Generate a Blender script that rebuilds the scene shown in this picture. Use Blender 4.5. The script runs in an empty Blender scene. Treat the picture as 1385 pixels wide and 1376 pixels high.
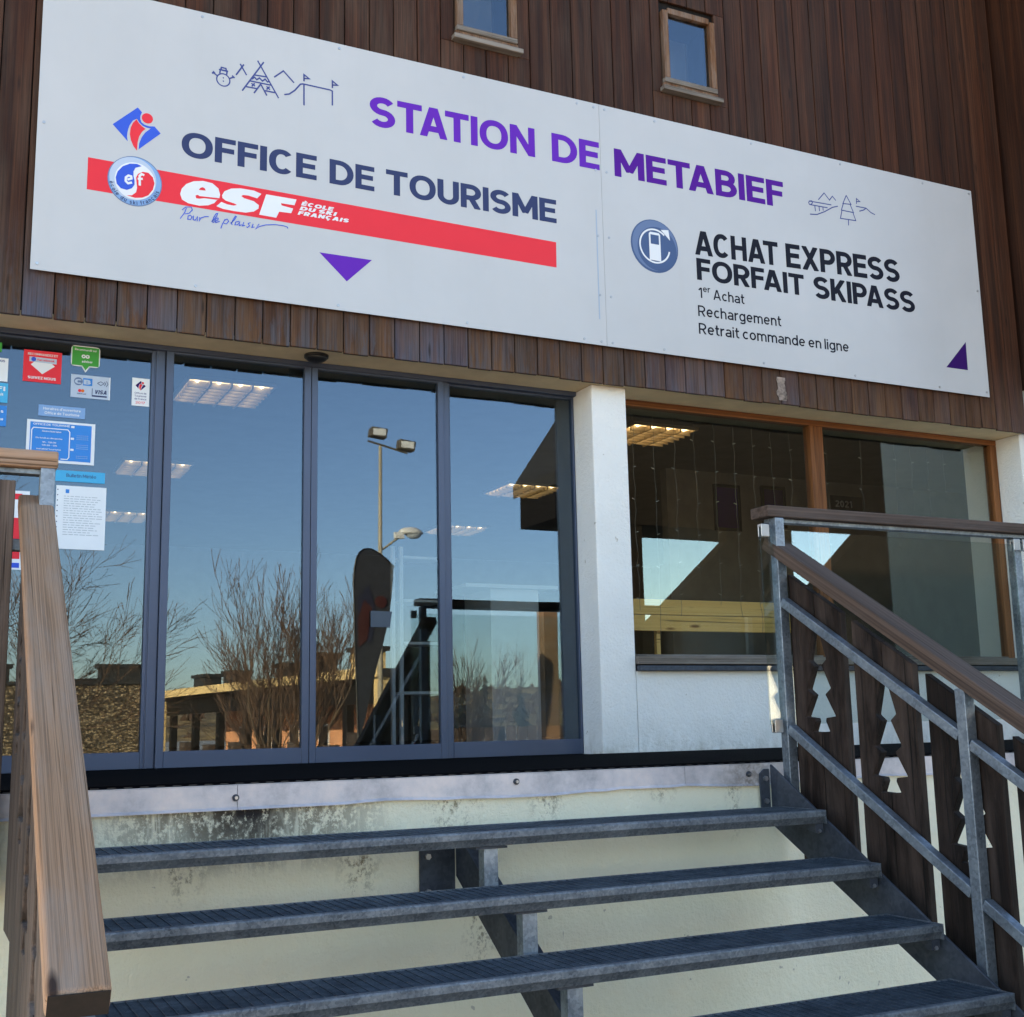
import bpy, bmesh, math, random
from mathutils import Vector, Matrix
R = math.radians
sc = bpy.context.scene
COL = sc.collection
rnd = random.Random(7)

# ------------------------------------------------------------------ camera
cam_d = bpy.data.cameras.new('camera')
cam_d.sensor_width = 36.0
cam_d.lens = 42.888
cam_d.clip_start = 0.05
cam_d.clip_end = 3000
cam = bpy.data.objects.new('camera', cam_d)
COL.objects.link(cam)
cr = Vector((0.898184789, -0.439120978, -0.020901000))
cu = Vector((-0.057702006, -0.164890010, 0.984622650))
cf = Vector((0.435814827, 0.883167058, 0.173439860))
mw = Matrix.Identity(4)
for i in range(3):
    mw[i][0] = cr[i]; mw[i][1] = cu[i]; mw[i][2] = -cf[i]
mw.translation = Vector((0.0, -6.6, 0.22))
cam.matrix_world = mw
sc.camera = cam

# ------------------------------------------------------------------ sky, sun, exposure
SUN_EL = R(14.0)
SUN_AZ = R(35.0)          # behind the facade plane, coming from the left
sdir = Vector((-math.cos(SUN_EL) * math.cos(SUN_AZ), math.cos(SUN_EL) * math.sin(SUN_AZ), math.sin(SUN_EL)))
world = bpy.data.worlds.new('World')
sc.world = world
world.use_nodes = True
wn = world.node_tree
bg = wn.nodes['Background']
sky = wn.nodes.new('ShaderNodeTexSky')
sky.sky_type = 'NISHITA'
sky.sun_disc = False
sky.sun_elevation = SUN_EL
sky.sun_rotation = math.atan2(sdir.x, sdir.y)
sky.altitude = 1000
sky.air_density = 1.0
sky.dust_density = 1.3
sky.ozone_density = 3.0
wn.links.new(sky.outputs[0], bg.inputs[0])
bg.inputs[1].default_value = 0.15
sun_d = bpy.data.lights.new('sun', 'SUN')
sun_d.energy = 5.0
sun_d.angle = R(0.55)
sun_d.color = (1.0, 0.79, 0.52)
sun = bpy.data.objects.new('sun', sun_d)
sun.rotation_euler = (-sdir).to_track_quat('-Z', 'Y').to_euler()
COL.objects.link(sun)
sc.view_settings.view_transform = 'Standard'
sc.view_settings.look = 'None'
sc.view_settings.gamma = 1.0
sc.view_settings.use_curve_mapping = False
sc.view_settings.exposure = 2.46
sc.view_settings.use_white_balance = True
sc.view_settings.white_balance_temperature = 8600
sc.view_settings.white_balance_tint = 13
sc.cycles.max_bounces = 10
sc.cycles.transparent_max_bounces = 16
sc.cycles.glossy_bounces = 6
sc.cycles.use_denoising = True

# ------------------------------------------------------------------ material helpers
class NB:
    def __init__(self, name):
        self.m = bpy.data.materials.new(name)
        self.m.use_nodes = True
        self.t = self.m.node_tree
        self.b = self.t.nodes['Principled BSDF']
        self.out = self.t.nodes['Material Output']
    def n(self, typ, **kw):
        nd = self.t.nodes.new(typ)
        for k, v in kw.items():
            setattr(nd, k, v)
        return nd
    def l(self, a, b):
        self.t.links.new(a, b)
    def coord(self, scale=(1, 1, 1), rand=True, world=False):
        tc = self.n('ShaderNodeTexCoord')
        src = tc.outputs['Object']
        if world:
            g = self.n('ShaderNodeNewGeometry'); src = g.outputs['Position']
        if rand:
            oi = self.n('ShaderNodeObjectInfo')
            mul = self.n('ShaderNodeMath', operation='MULTIPLY'); mul.inputs[1].default_value = 37.0
            self.l(oi.outputs['Random'], mul.inputs[0])
            ad = self.n('ShaderNodeVectorMath', operation='ADD')
            self.l(src, ad.inputs[0]); self.l(mul.outputs[0], ad.inputs[1])
            src = ad.outputs[0]
        mp = self.n('ShaderNodeMapping')
        mp.inputs['Scale'].default_value = scale
        self.l(src, mp.inputs['Vector'])
        return mp.outputs[0]
    def noise(self, vec, scale, detail=6, rough=0.6, dist=0.0):
        nz = self.n('ShaderNodeTexNoise')
        nz.inputs['Scale'].default_value = scale
        nz.inputs['Detail'].default_value = detail
        nz.inputs['Roughness'].default_value = rough
        nz.inputs['Distortion'].default_value = dist
        self.l(vec, nz.inputs['Vector'])
        return nz.outputs[0]
    def ramp(self, fac, stops, interp='LINEAR'):
        r = self.n('ShaderNodeValToRGB')
        r.color_ramp.interpolation = interp
        e = r.color_ramp.elements
        while len(e) < len(stops):
            e.new(0.5)
        for i, (p, c) in enumerate(stops):
            e[i].position = p
            e[i].color = (c[0], c[1], c[2], 1) if hasattr(c, '__len__') else (c, c, c, 1)
        self.l(fac, r.inputs[0])
        return r.outputs[0]
    def mix(self, fac, a, b, mode='MIX'):
        mx = self.n('ShaderNodeMix', data_type='RGBA', blend_type=mode)
        for s, v in ((0, fac), (6, a), (7, b)):
            if isinstance(v, (int, float)):
                mx.inputs[s].default_value = v
            elif isinstance(v, (tuple, list)):
                mx.inputs[s].default_value = (*v[:3], 1)
            else:
                self.l(v, mx.inputs[s])
        return mx.outputs[2]
    def math(self, op, a, b=0.0, clamp=False):
        mt = self.n('ShaderNodeMath', operation=op, use_clamp=clamp)
        for s, v in ((0, a), (1, b)):
            if isinstance(v, (int, float)):
                mt.inputs[s].default_value = v
            else:
                self.l(v, mt.inputs[s])
        return mt.outputs[0]
    def bump(self, h, strength=0.3, dist=0.01):
        bp = self.n('ShaderNodeBump')
        bp.inputs['Strength'].default_value = strength
        bp.inputs['Distance'].default_value = dist
        self.l(h, bp.inputs['Height'])
        self.l(bp.outputs[0], self.b.inputs['Normal'])
    def setp(self, col=None, rough=None, metal=None, spec=None):
        if col is not None:
            if hasattr(col, 'is_linked'):
                self.l(col, self.b.inputs['Base Color'])
            else:
                self.b.inputs['Base Color'].default_value = (*col, 1)
        if rough is not None:
            if hasattr(rough, 'is_linked'):
                self.l(rough, self.b.inputs['Roughness'])
            else:
                self.b.inputs['Roughness'].default_value = rough
        if metal is not None:
            self.b.inputs['Metallic'].default_value = metal
        if spec is not None:
            self.b.inputs['Specular IOR Level'].default_value = spec
        return self

def flat(name, col, rough=0.5, metal=0.0, var=0.12, scale=6.0, bump=0.0):
    """paint or print: one colour with a little uneven wear"""
    k = NB(name)
    v = k.coord()
    f = k.noise(v, scale, 5)
    lo = tuple(c * (1 - var) for c in col); hi = tuple(min(1, c * (1 + var)) for c in col)
    k.setp(k.ramp(f, [(0.3, lo), (0.7, hi)]), rough, metal)
    if bump:
        k.bump(k.noise(v, scale * 18, 3), bump, 0.004)
    return k.m

def wood(name, dark, light, axis='z', rough=0.75, fine=1.0, worn=None, worn_amt=0.5, knots=None, bump=0.35, objvar=0.5, line=0.45):
    """grain along one local axis, tone changing from board to board"""
    k = NB(name)
    s = {'x': (0.3, 22, 22), 'y': (22, 0.3, 22), 'z': (22, 22, 0.5)}[axis]
    s2 = {'x': (0.6, 130, 130), 'y': (130, 0.6, 130), 'z': (130, 130, 1.8)}[axis]
    v = k.coord(s); v2 = k.coord(s2)
    g1 = k.noise(v, 1.0 * fine, 5, 0.62, 0.5)
    g2 = k.noise(v2, 1.0 * fine, 3, 0.6, 0.2)
    col = k.ramp(g1, [(0.3, dark), (0.72, light)])
    lines = k.ramp(g2, [(0.38, line), (0.55, 1.0)])
    col = k.mix(0.75, col, lines, 'MULTIPLY')
    if worn is not None:
        vb = k.coord({'x': (1.2, 7, 7), 'y': (7, 1.2, 7), 'z': (7, 7, 1.2)}[axis])
        wz = k.noise(vb, 1.3, 6, 0.7, 0.3)
        wm = k.ramp(wz, [(0.42, 0.0), (0.68, worn_amt)])
        col = k.mix(wm, col, worn)
    if knots is not None:
        vv = k.coord({'x': (4.5, 17, 17), 'y': (17, 4.5, 17), 'z': (17, 17, 4.5)}[axis])
        vo = k.n('ShaderNodeTexVoronoi'); vo.inputs['Scale'].default_value = 1.0
        k.l(vv, vo.inputs['Vector'])
        few = k.n('ShaderNodeSeparateColor'); k.l(vo.outputs['Color'], few.inputs[0])
        km = k.math('MULTIPLY', k.ramp(vo.outputs['Distance'], [(0.10, 0.95), (0.24, 0.0)]), k.ramp(few.outputs[0], [(0.76, 0.0), (0.77, 1.0)]))
        col = k.mix(km, col, knots)
    ck = k.noise(k.coord({'x': (0.9, 75, 75), 'y': (75, 0.9, 75), 'z': (75, 75, 0.9)}[axis]), 1.0, 2, 0.5, 0.1)
    chk = k.ramp(ck, [(0.655, 0.0), (0.69, 0.8)])            # drying checks along the grain
    col = k.mix(chk, col, tuple(c * .25 for c in dark))
    oi = k.n('ShaderNodeObjectInfo')
    tone = k.ramp(oi.outputs['Random'], [(0.0, 1 - objvar), (1.0, 1.0 + objvar * 0.35)])
    col = k.mix(1.0, col, tone, 'MULTIPLY')
    k.setp(col, rough)
    k.b.inputs['Specular IOR Level'].default_value = 0.25
    h = k.math('SUBTRACT', k.math('ADD', k.math('MULTIPLY', g2, 0.6), k.math('MULTIPLY', g1, 0.5)), chk)
    k.bump(h, bump, 0.006)
    return k.m

def galv(name, dark, light, rough=0.42, metal=0.75, scale=30, spangle=0.16):
    """hot dip zinc: crystalline spangle, dull patches"""
    k = NB(name)
    v = k.coord()
    vo = k.n('ShaderNodeTexVoronoi'); vo.inputs['Scale'].default_value = scale
    k.l(v, vo.inputs['Vector'])
    sp = k.n('ShaderNodeSeparateColor'); k.l(vo.outputs['Color'], sp.inputs[0])
    n1 = k.noise(v, 7, 6, 0.65)
    f = k.math('ADD', k.math('MULTIPLY', sp.outputs[0], spangle), k.math('MULTIPLY', n1, 1.0 - spangle * .7))
    k.setp(k.ramp(f, [(0.3, dark), (0.75, light)]), k.ramp(f, [(0.3, rough + 0.15), (0.8, rough)]), metal)
    k.bump(k.noise(v, 60, 3), 0.12, 0.003)
    return k.m

# ------------------------------------------------------------------ materials
M = {}
def siding_mat():
    k = NB('siding_wood')
    v = k.coord((20, 20, 0.5)); v2 = k.coord((140, 140, 2.2))
    g1 = k.noise(v, 1.0, 5, 0.62, 0.5); g2 = k.noise(v2, 1.0, 3, 0.6, 0.2)
    col = k.ramp(g1, [(0.26, (0.013, 0.0048, 0.0028)), (0.58, (0.078, 0.0235, 0.0095)), (0.8, (0.14, 0.050, 0.020))])
    
    g = k.n('ShaderNodeNewGeometry'); sp = k.n('ShaderNodeSeparateXYZ'); k.l(g.outputs['Position'], sp.inputs[0])
    # rain-splashed, bleached and greyed foot of the boards
    low = k.ramp(k.math('MULTIPLY', k.math('SUBTRACT', sp.outputs[2], 2.25), 1.6), [(0.0, 1.0), (0.45, 0.35), (1.0, 0.0)])
    left = k.ramp(k.math('MULTIPLY', sp.outputs[0], 0.125), [(0.28, 1.0), (0.75, 0.25)])
    pat = k.ramp(k.noise(k.coord((13, 13, 1.6)), 1.4, 6, 0.75, 0.4), [(0.44, 0.0), (0.56, 0.95)])
    warmz = k.math('MULTIPLY', low, k.ramp(k.noise(k.coord((6, 6, 1.5)), 1.3, 4, 0.6), [(0.35, 0.15), (0.6, 0.75)]))
    col = k.mix(warmz, col, (0.20, 0.095, 0.042))
    wm = k.math('MULTIPLY', k.math('MULTIPLY', low, left), pat)
    col = k.mix(wm, col, (0.085, 0.085, 0.105))
    oi = k.n('ShaderNodeObjectInfo')
    wm2 = k.math('MULTIPLY', k.math('MULTIPLY', low, left), k.ramp(oi.outputs['Random'], [(0.50, 0.0), (0.66, 0.6)]))
    col = k.mix(wm2, col, (0.060, 0.080, 0.135))
    # pale silvered patches high on the left
    pat2 = k.ramp(k.noise(k.coord((5, 5, 0.8)), 1.2, 5, 0.6, 0.2), [(0.42, 0.0), (0.7, 0.55)])
    col = k.mix(k.math('MULTIPLY', left, pat2), col, (0.13, 0.085, 0.06))
    col = k.mix(0.7, col, k.ramp(g2, [(0.36, 0.42), (0.58, 1.0)]), 'MULTIPLY')
    col = k.mix(1.0, col, k.ramp(oi.outputs['Random'], [(0, 0.72), (1, 1.08)]), 'MULTIPLY')
    vo = k.n('ShaderNodeTexVoronoi'); vo.inputs['Scale'].default_value = 1.0
    k.l(k.coord((9, 9, 1.6)), vo.inputs['Vector'])
    col = k.mix(k.ramp(vo.outputs['Distance'], [(0.04, 0.8), (0.10, 0.0)]), col, (0.012, 0.006, 0.004))
    k.setp(col, 0.7); k.b.inputs['Specular IOR Level'].default_value = 0.25
    k.bump(k.math('ADD', k.math('MULTIPLY', g2, 0.6), g1), 0.4, 0.006)
    return k.m
M['siding'] = siding_mat()
M['rail_wood'] = wood('weathered_larch', (0.34, 0.19, 0.112), (0.46, 0.268, 0.168), 'x', 0.85, 2.6, (0.34, 0.28, 0.24), 0.5, (0.03, 0.016, 0.014), 0.5, 0.1, .42)
M['end_grain'] = flat('end_grain', (0.009, 0.006, 0.005), 0.9, 0, 0.4, 60)
M['rail_dark'] = wood('dark_handrail_wood', (0.045, 0.028, 0.022), (0.17, 0.115, 0.092), 'x', 0.75, 1.0, (0.13, 0.105, 0.10), 0.5, None, 0.5, 0.25)
M['plank_dark'] = wood('dark_plank_wood', (0.005, 0.003, 0.0025), (0.024, 0.012, 0.008), 'z', 0.72, 1.0, (0.095, 0.066, 0.055), 0.6, (0.008, 0.004, 0.003), 0.5, 0.35)
M['plank_grey'] = wood('grey_plank_wood', (0.05, 0.036, 0.030), (0.16, 0.115, 0.095), 'z', 0.78, 1.0, (0.17, 0.145, 0.135), 0.5, (0.03, 0.016, 0.014), 0.5, 0.3)
M['orange_wood'] = wood('stained_window_wood', (0.16, 0.052, 0.016), (0.30, 0.11, 0.038), 'z', 0.5, 1.0, None, 0.5, None, 0.2, 0.1)
M['orange_wood_x'] = wood('stained_window_wood_rail', (0.16, 0.052, 0.016), (0.30, 0.11, 0.038), 'x', 0.5, 1.0, None, 0.5, None, 0.2, 0.1)
M['old_frame'] = wood('flaking_window_wood', (0.09, 0.034, 0.014), (0.22, 0.095, 0.04), 'z', 0.75, 1.0, (0.42, 0.38, 0.34), 0.35, None, 0.4, 0.1)
M['old_sill'] = wood('bleached_sill_wood', (0.10, 0.075, 0.06), (0.25, 0.21, 0.18), 'x', 0.8, 1.0, (0.34, 0.31, 0.28), 0.6, None, 0.4, 0.1)
M['pine'] = wood('varnished_pine', (0.82, 0.50, 0.17), (0.90, 0.60, 0.24), 'x', 0.4, 1.0, None, 0.5, (0.20, 0.08, 0.02), 0.1, 0.1, .88)
M['galv'] = galv('galvanised_steel', (0.10, 0.13, 0.165), (0.33, 0.40, 0.47), scale=90)
M['galv_dark'] = galv('dull_galvanised_steel', (0.030, 0.038, 0.052), (0.075, 0.092, 0.12), 0.5, 0.5, 70)
M['nosing'] = galv('galvanised_nosing', (0.055, 0.072, 0.092), (0.20, 0.235, 0.27), 0.5, 0.5, 130, 0.22)
M['grating'] = galv('galvanised_grating', (0.024, 0.038, 0.056), (0.080, 0.112, 0.150), 0.55, 0.4, 40)
M['steel_bolt'] = flat('bolt_steel', (0.42, 0.43, 0.45), 0.35, 0.9)
M['alu'] = flat('anodised_aluminium', (0.060, 0.082, 0.135), 0.42, 0.35, 0.05, 3)
M['alu_dark'] = flat('shadow_gap_gasket', (0.012, 0.014, 0.02), 0.6)
M['soffit'] = flat('painted_soffit', (0.72, 0.57, 0.36), 0.9, 0, 0.1, 5, 0.5)
M['mat'] = flat('black_rubber_mat', (0.004, 0.004, 0.005), 1.0, 0, 0.3, 40, 0.6)
M['mat'].node_tree.nodes['Principled BSDF'].inputs['Specular IOR Level'].default_value = .05
M['black'] = flat('black_plastic', (0.01, 0.01, 0.012), 0.4)
M['cream'] = flat('cream_paint', (0.86, 0.60, 0.28), 0.8)
M['dark_timber'] = wood('shaded_timber', (0.006, 0.0045, 0.004), (0.016, 0.011, 0.009), 'z', 0.8, 1.0, None, 0.5, None, 0.2, 0.3)  # shade on the mirrored gable is put into this near-black colour
M['roof_dark'] = flat('dark_roof_sheet', (0.028, 0.027, 0.026), 0.8, 0, 0.3, 2)
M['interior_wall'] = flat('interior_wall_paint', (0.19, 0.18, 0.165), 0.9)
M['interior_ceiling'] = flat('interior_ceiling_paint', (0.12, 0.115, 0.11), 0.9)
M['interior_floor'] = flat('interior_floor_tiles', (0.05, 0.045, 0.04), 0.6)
M['white_laminate'] = flat('white_laminate', (0.75, 0.76, 0.76), 0.5, 0, 0.03)
M['paper'] = flat('printed_paper', (0.78, 0.82, 0.86), 0.8, 0, 0.03)
M['concrete'] = flat('concrete', (0.22, 0.21, 0.19), 0.9, 0, 0.2, 3, 0.5)

def stucco(name, col, stained=False):
    k = NB(name)
    v = k.coord((1, 1, 1), rand=False, world=True)
    n0 = k.noise(v, 1.3, 5, 0.6)
    c = k.ramp(n0, [(0.3, tuple(x * 0.90 for x in col)), (0.7, col)])
    fine = k.noise(v, 55, 4, 0.7)
    if stained:
        sp = k.n('ShaderNodeSeparateXYZ'); g = k.n('ShaderNodeNewGeometry'); k.l(g.outputs['Position'], sp.inputs[0])
        x, z = sp.outputs[0], sp.outputs[2]
        # run-off marks: a top band, narrow in x, stretched in z
        vs = k.coord((11, 1, 1.6), rand=False, world=True)
        ns = k.noise(vs, 1.0, 7, 0.72, 0.6)
        nf = k.noise(k.coord((1, 1, .75), rand=False, world=True), 36, 9, 0.82)
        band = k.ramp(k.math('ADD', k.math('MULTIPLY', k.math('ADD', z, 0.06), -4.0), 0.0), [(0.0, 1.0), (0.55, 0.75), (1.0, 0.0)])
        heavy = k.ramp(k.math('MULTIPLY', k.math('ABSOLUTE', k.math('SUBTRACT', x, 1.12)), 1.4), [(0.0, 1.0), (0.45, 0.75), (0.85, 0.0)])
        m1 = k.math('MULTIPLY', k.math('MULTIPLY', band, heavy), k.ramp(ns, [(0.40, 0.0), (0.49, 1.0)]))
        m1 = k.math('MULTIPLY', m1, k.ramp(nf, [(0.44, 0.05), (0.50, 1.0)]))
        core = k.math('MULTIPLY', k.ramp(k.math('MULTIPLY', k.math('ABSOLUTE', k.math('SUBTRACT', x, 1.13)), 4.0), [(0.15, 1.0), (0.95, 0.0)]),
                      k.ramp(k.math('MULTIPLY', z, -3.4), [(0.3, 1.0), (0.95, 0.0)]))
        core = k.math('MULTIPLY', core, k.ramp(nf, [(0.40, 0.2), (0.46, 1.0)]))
        # green-yellow algae tint and ochre drips
        alg = k.ramp(k.noise(k.coord((1.6, 1, 0.9), rand=False, world=True), 1.5, 5, 0.6), [(0.38, 0.0), (0.66, 0.6)])
        c = k.mix(alg, c, (0.80, 0.75, 0.58))
        warm = k.ramp(k.math('MULTIPLY', x, 0.3), [(0.2, 0.6), (1.0, 0.0)])
        c = k.mix(k.math('MULTIPLY', warm, 0.4), c, (0.76, 0.70, 0.50))
        drip = None
        for dx, zt, ln, wd in ((1.93, -.05, .22, .16), (2.35, -.05, .2, .10), (3.27, -.03, .30, .055), (1.55, -.25, .25, .1), (0.9, -.25, .16, .1), (2.05, -.5, .3, .1), (2.9, -.05, .09, .09)):
            a = k.ramp(k.math('MULTIPLY', k.math('ABSOLUTE', k.math('SUBTRACT', x, dx)), 1.0 / wd), [(0.15, 1.0), (1.0, 0.0)])
            b = k.ramp(k.math('MULTIPLY', k.math('SUBTRACT', zt, z), 1.0 / ln), [(0.0, 0.0), (0.05, 1.0), (1.0, 0.0)])
            ab = k.math('MULTIPLY', a, b)
            drip = ab if drip is None else k.math('MAXIMUM', drip, ab)
        drip = k.math('MULTIPLY', drip, k.ramp(nf, [(0.50, 0.0), (0.58, .9)]))
        c = k.mix(drip, c, (0.16, 0.12, 0.06))
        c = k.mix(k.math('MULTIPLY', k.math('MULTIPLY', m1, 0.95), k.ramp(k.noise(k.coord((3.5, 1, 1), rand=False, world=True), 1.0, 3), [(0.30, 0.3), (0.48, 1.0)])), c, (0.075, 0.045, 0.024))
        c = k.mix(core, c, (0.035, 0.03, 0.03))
    sz = k.n('ShaderNodeSeparateXYZ'); gz = k.n('ShaderNodeNewGeometry'); k.l(gz.outputs['Position'], sz.inputs[0])
    splash = k.math('MULTIPLY', k.ramp(k.math('MULTIPLY', k.math('SUBTRACT', sz.outputs[2], .03), 4.0), [(0.0, .9), (0.3, .35), (0.9, 0.0)]), k.ramp(k.noise(k.coord((9, 9, 5), rand=False, world=True), 1.0, 7, 0.75), [(0.40, 0.0), (0.62, 1.0)]))
    if not stained: c = k.mix(k.math('MULTIPLY', splash, .7), c, (0.36, 0.33, 0.27))
    chip = k.ramp(k.noise(k.coord((1, 1, 1), rand=False, world=True), 23, 2, 0.5), [(0.745, 0.0), (0.76, .7)])
    c = k.mix(chip, c, (0.42, 0.38, 0.32))
    k.setp(c, 0.92)
    k.b.inputs['Specular IOR Level'].default_value = 0.15
    k.bump(k.math('ADD', fine, k.math('MULTIPLY', k.noise(v, 16, 3), 0.8)), 0.6, 0.012)
    return k.m
M['stucco'] = stucco('white_stucco', (0.85, 0.85, 0.83))
M['stucco_stained'] = stucco('stained_stucco', (0.91, 0.86, 0.68), True)

def zinc():
    k = NB('zinc_flashing')
    v = k.coord((1, 1, 1), rand=False, world=True)
    n = k.noise(v, 5, 7, 0.7)
    c = k.ramp(n, [(0.30, (0.34, 0.34, 0.37)), (0.5, (0.56, 0.53, 0.55)), (0.7, (0.72, 0.64, 0.62))])
    n2 = k.noise(v, 34, 5, 0.7)
    c = k.mix(k.ramp(n2, [(0.55, 0.0), (0.75, 0.35)]), c, (0.62, 0.64, 0.68))
    sp = k.n('ShaderNodeSeparateXYZ'); g = k.n('ShaderNodeNewGeometry'); k.l(g.outputs['Position'], sp.inputs[0])
    rust = k.ramp(k.math('MULTIPLY', k.math('ABSOLUTE', k.math('SUBTRACT', sp.outputs[0], 3.36)), 4.5), [(0.0, 0.8), (1.0, 0.0)])
    c = k.mix(k.math('MULTIPLY', rust, k.ramp(n2, [(0.4, 0.2), (0.6, 1.0)])), c, (0.16, 0.13, 0.10))
    k.setp(c, 0.5, 0.15)
    k.bump(n, 0.25, 0.01)
    return k.m
M['zinc'] = zinc()

def glass(name, base, tint=(0.82, 0.86, 0.86), coat=(0.62, 0.80, 1.0)):
    """coated pane: transparent body, mirror-like face, stronger at grazing angles"""
    k = NB(name)
    k.t.nodes.remove(k.b)
    tr = k.n('ShaderNodeBsdfTransparent'); tr.inputs[0].default_value = (*tint, 1)
    gl = k.n('ShaderNodeBsdfGlossy'); gl.inputs['Roughness'].default_value = 0.0
    gl.inputs['Color'].default_value = (*coat, 1)
    lw = k.n('ShaderNodeLayerWeight'); lw.inputs[0].default_value = 0.5       # facing = 1 - |N.I|, the same from both sides
    bp = k.n('ShaderNodeBump'); bp.inputs['Strength'].default_value = 1.0; bp.inputs['Distance'].default_value = 0.00022
    k.l(k.noise(k.coord((1, 1, 1), rand=True), 1.7, 1, 0.4), bp.inputs['Height']); k.l(bp.outputs[0], gl.inputs['Normal'])   # rolled-glass waviness
    sch = k.math('POWER', lw.outputs['Facing'], 5.0)
    f = k.math('ADD', k.math('MULTIPLY', sch, 0.96 - base), base + 0.04, True)
    mx = k.n('ShaderNodeMixShader')
    k.l(f, mx.inputs[0]); k.l(tr.outputs[0], mx.inputs[1]); k.l(gl.outputs[0], mx.inputs[2])
    k.l(mx.outputs[0], k.out.inputs[0])
    return k.m
M['door_glass'] = glass('coated_door_glass', 0.034, (0.74, 0.78, 0.80))
M['window_glass'] = glass('coated_window_glass', 0.05, (0.93, 0.93, 0.90), (0.80, 0.93, 0.92))
M['rail_glass'] = glass('clear_railing_glass', 0.07, (0.88, 0.93, 0.92), (0.85, 0.95, 1.0))

def emit(name, col, s):
    k = NB(name)
    k.setp(col, 0.5)
    k.b.inputs['Emission Color'].default_value = (*col, 1)
    k.b.inputs['Emission Strength'].default_value = s
    return k.m
M['lamp'] = emit('lit_fluorescent_lamp', (1.0, 0.82, 0.52), 1.3)
M['louvre'] = flat('louvre_aluminium', (0.32, 0.27, 0.20), 0.35, 0.4, 0.05)
def ink(n, c, r=0.6):
    m = flat('print_' + n, c, r, 0, 0.03, 2)
    m.node_tree.nodes['Principled BSDF'].inputs['Specular IOR Level'].default_value = .12
    return m
M['sign_white'] = ink('sign_white', (0.66, 0.67, 0.68), 0.45)
kS = NB('sign_face'); vS = kS.coord((1, 1, 1), rand=False, world=True)
cS = kS.ramp(kS.noise(vS, 1.1, 5, 0.6), [(0.3, (0.48, 0.488, 0.502)), (0.7, (0.53, 0.537, 0.552))])
cS = kS.mix(kS.ramp(kS.noise(kS.coord((9, 1, 0.8), rand=False, world=True), 1.0, 5, 0.7), [(0.55, 0.0), (0.8, 0.12)]), cS, (0.42, 0.41, 0.39))
kS.setp(cS, 0.42); kS.bump(kS.noise(vS, 1.6, 2), 0.25, 0.03); M['sign_white'] = kS.m
M['purple'] = ink('purple', (0.13, 0.022, 0.42), .6)
M['purple_dim'] = ink('dimmed_purple', (0.09, 0.010, 0.27), .6)  # same purple ink, darkened to paint the dimmer right of the sign
M['violet_dark'] = ink('dark_violet', (0.035, 0.006, 0.11))
M['navy'] = ink('navy', (0.035, 0.052, 0.135))
M['ink_black'] = ink('black', (0.010, 0.012, 0.022))
M['red_ink'] = ink('red', (0.86, 0.045, 0.065), .6)
M['blue_ink'] = ink('blue', (0.03, 0.11, 0.62))
M['line_blue'] = ink('line_blue', (0.05, 0.075, 0.25))
M['pale_blue'] = ink('pale_blue', (0.33, 0.43, 0.56))
M['rim_blue'] = ink('rim_blue', (0.20, 0.38, 0.66))
M['rim_light'] = ink('rim_light', (0.46, 0.56, 0.70))
M['steel_blue'] = ink('steel_blue', (0.062, 0.115, 0.24))
M['steel_blue2'] = ink('steel_blue_light', (0.13, 0.20, 0.35))
M['sky_ink'] = ink('sky_blue', (0.02, 0.24, 0.66))
M['cyan_ink'] = ink('cyan', (0.03, 0.42, 0.72))
M['green_ink'] = ink('green', (0.04, 0.34, 0.07))
M['white_ink'] = ink('white', (0.75, 0.78, 0.82))
M['orange_ink'] = ink('orange', (0.75, 0.16, 0.03))
M['grey_ink'] = ink('grey', (0.42, 0.47, 0.52))
M['mast_paint'] = flat('mast_paint', (0.42, 0.37, 0.28), 0.6)
M['bark'] = flat('bare_bark', (0.13, 0.085, 0.055), 0.9, 0, 0.3, 10)
M['twig'] = flat('bare_twigs', (0.13, 0.075, 0.05), 0.9, 0, 0.3, 5)

# ------------------------------------------------------------------ object helpers
WL = {}
def wl(o):
    return WL.get(o.name, Vector((0, 0, 0)))
def put(name, me, loc, parent=None, rot=None):
    o = bpy.data.objects.new(name, me)
    COL.objects.link(o)
    WL[o.name] = Vector(loc)
    if parent is not None:
        o.parent = parent
        loc = Vector(loc) - wl(parent)
    if rot is not None:
        o.matrix_basis = Matrix.Translation(loc) @ rot.to_4x4()
    else:
        o.location = loc
    return o
def tag(o, label=None, cat=None, group=None, kind=None):
    if label: o['label'] = label
    if cat: o['category'] = cat
    if group: o['group'] = group
    if kind: o['kind'] = kind
    return o
def thing(name, label, cat, loc, group=None):
    return tag(put(name, None, loc), label, cat, group)

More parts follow.
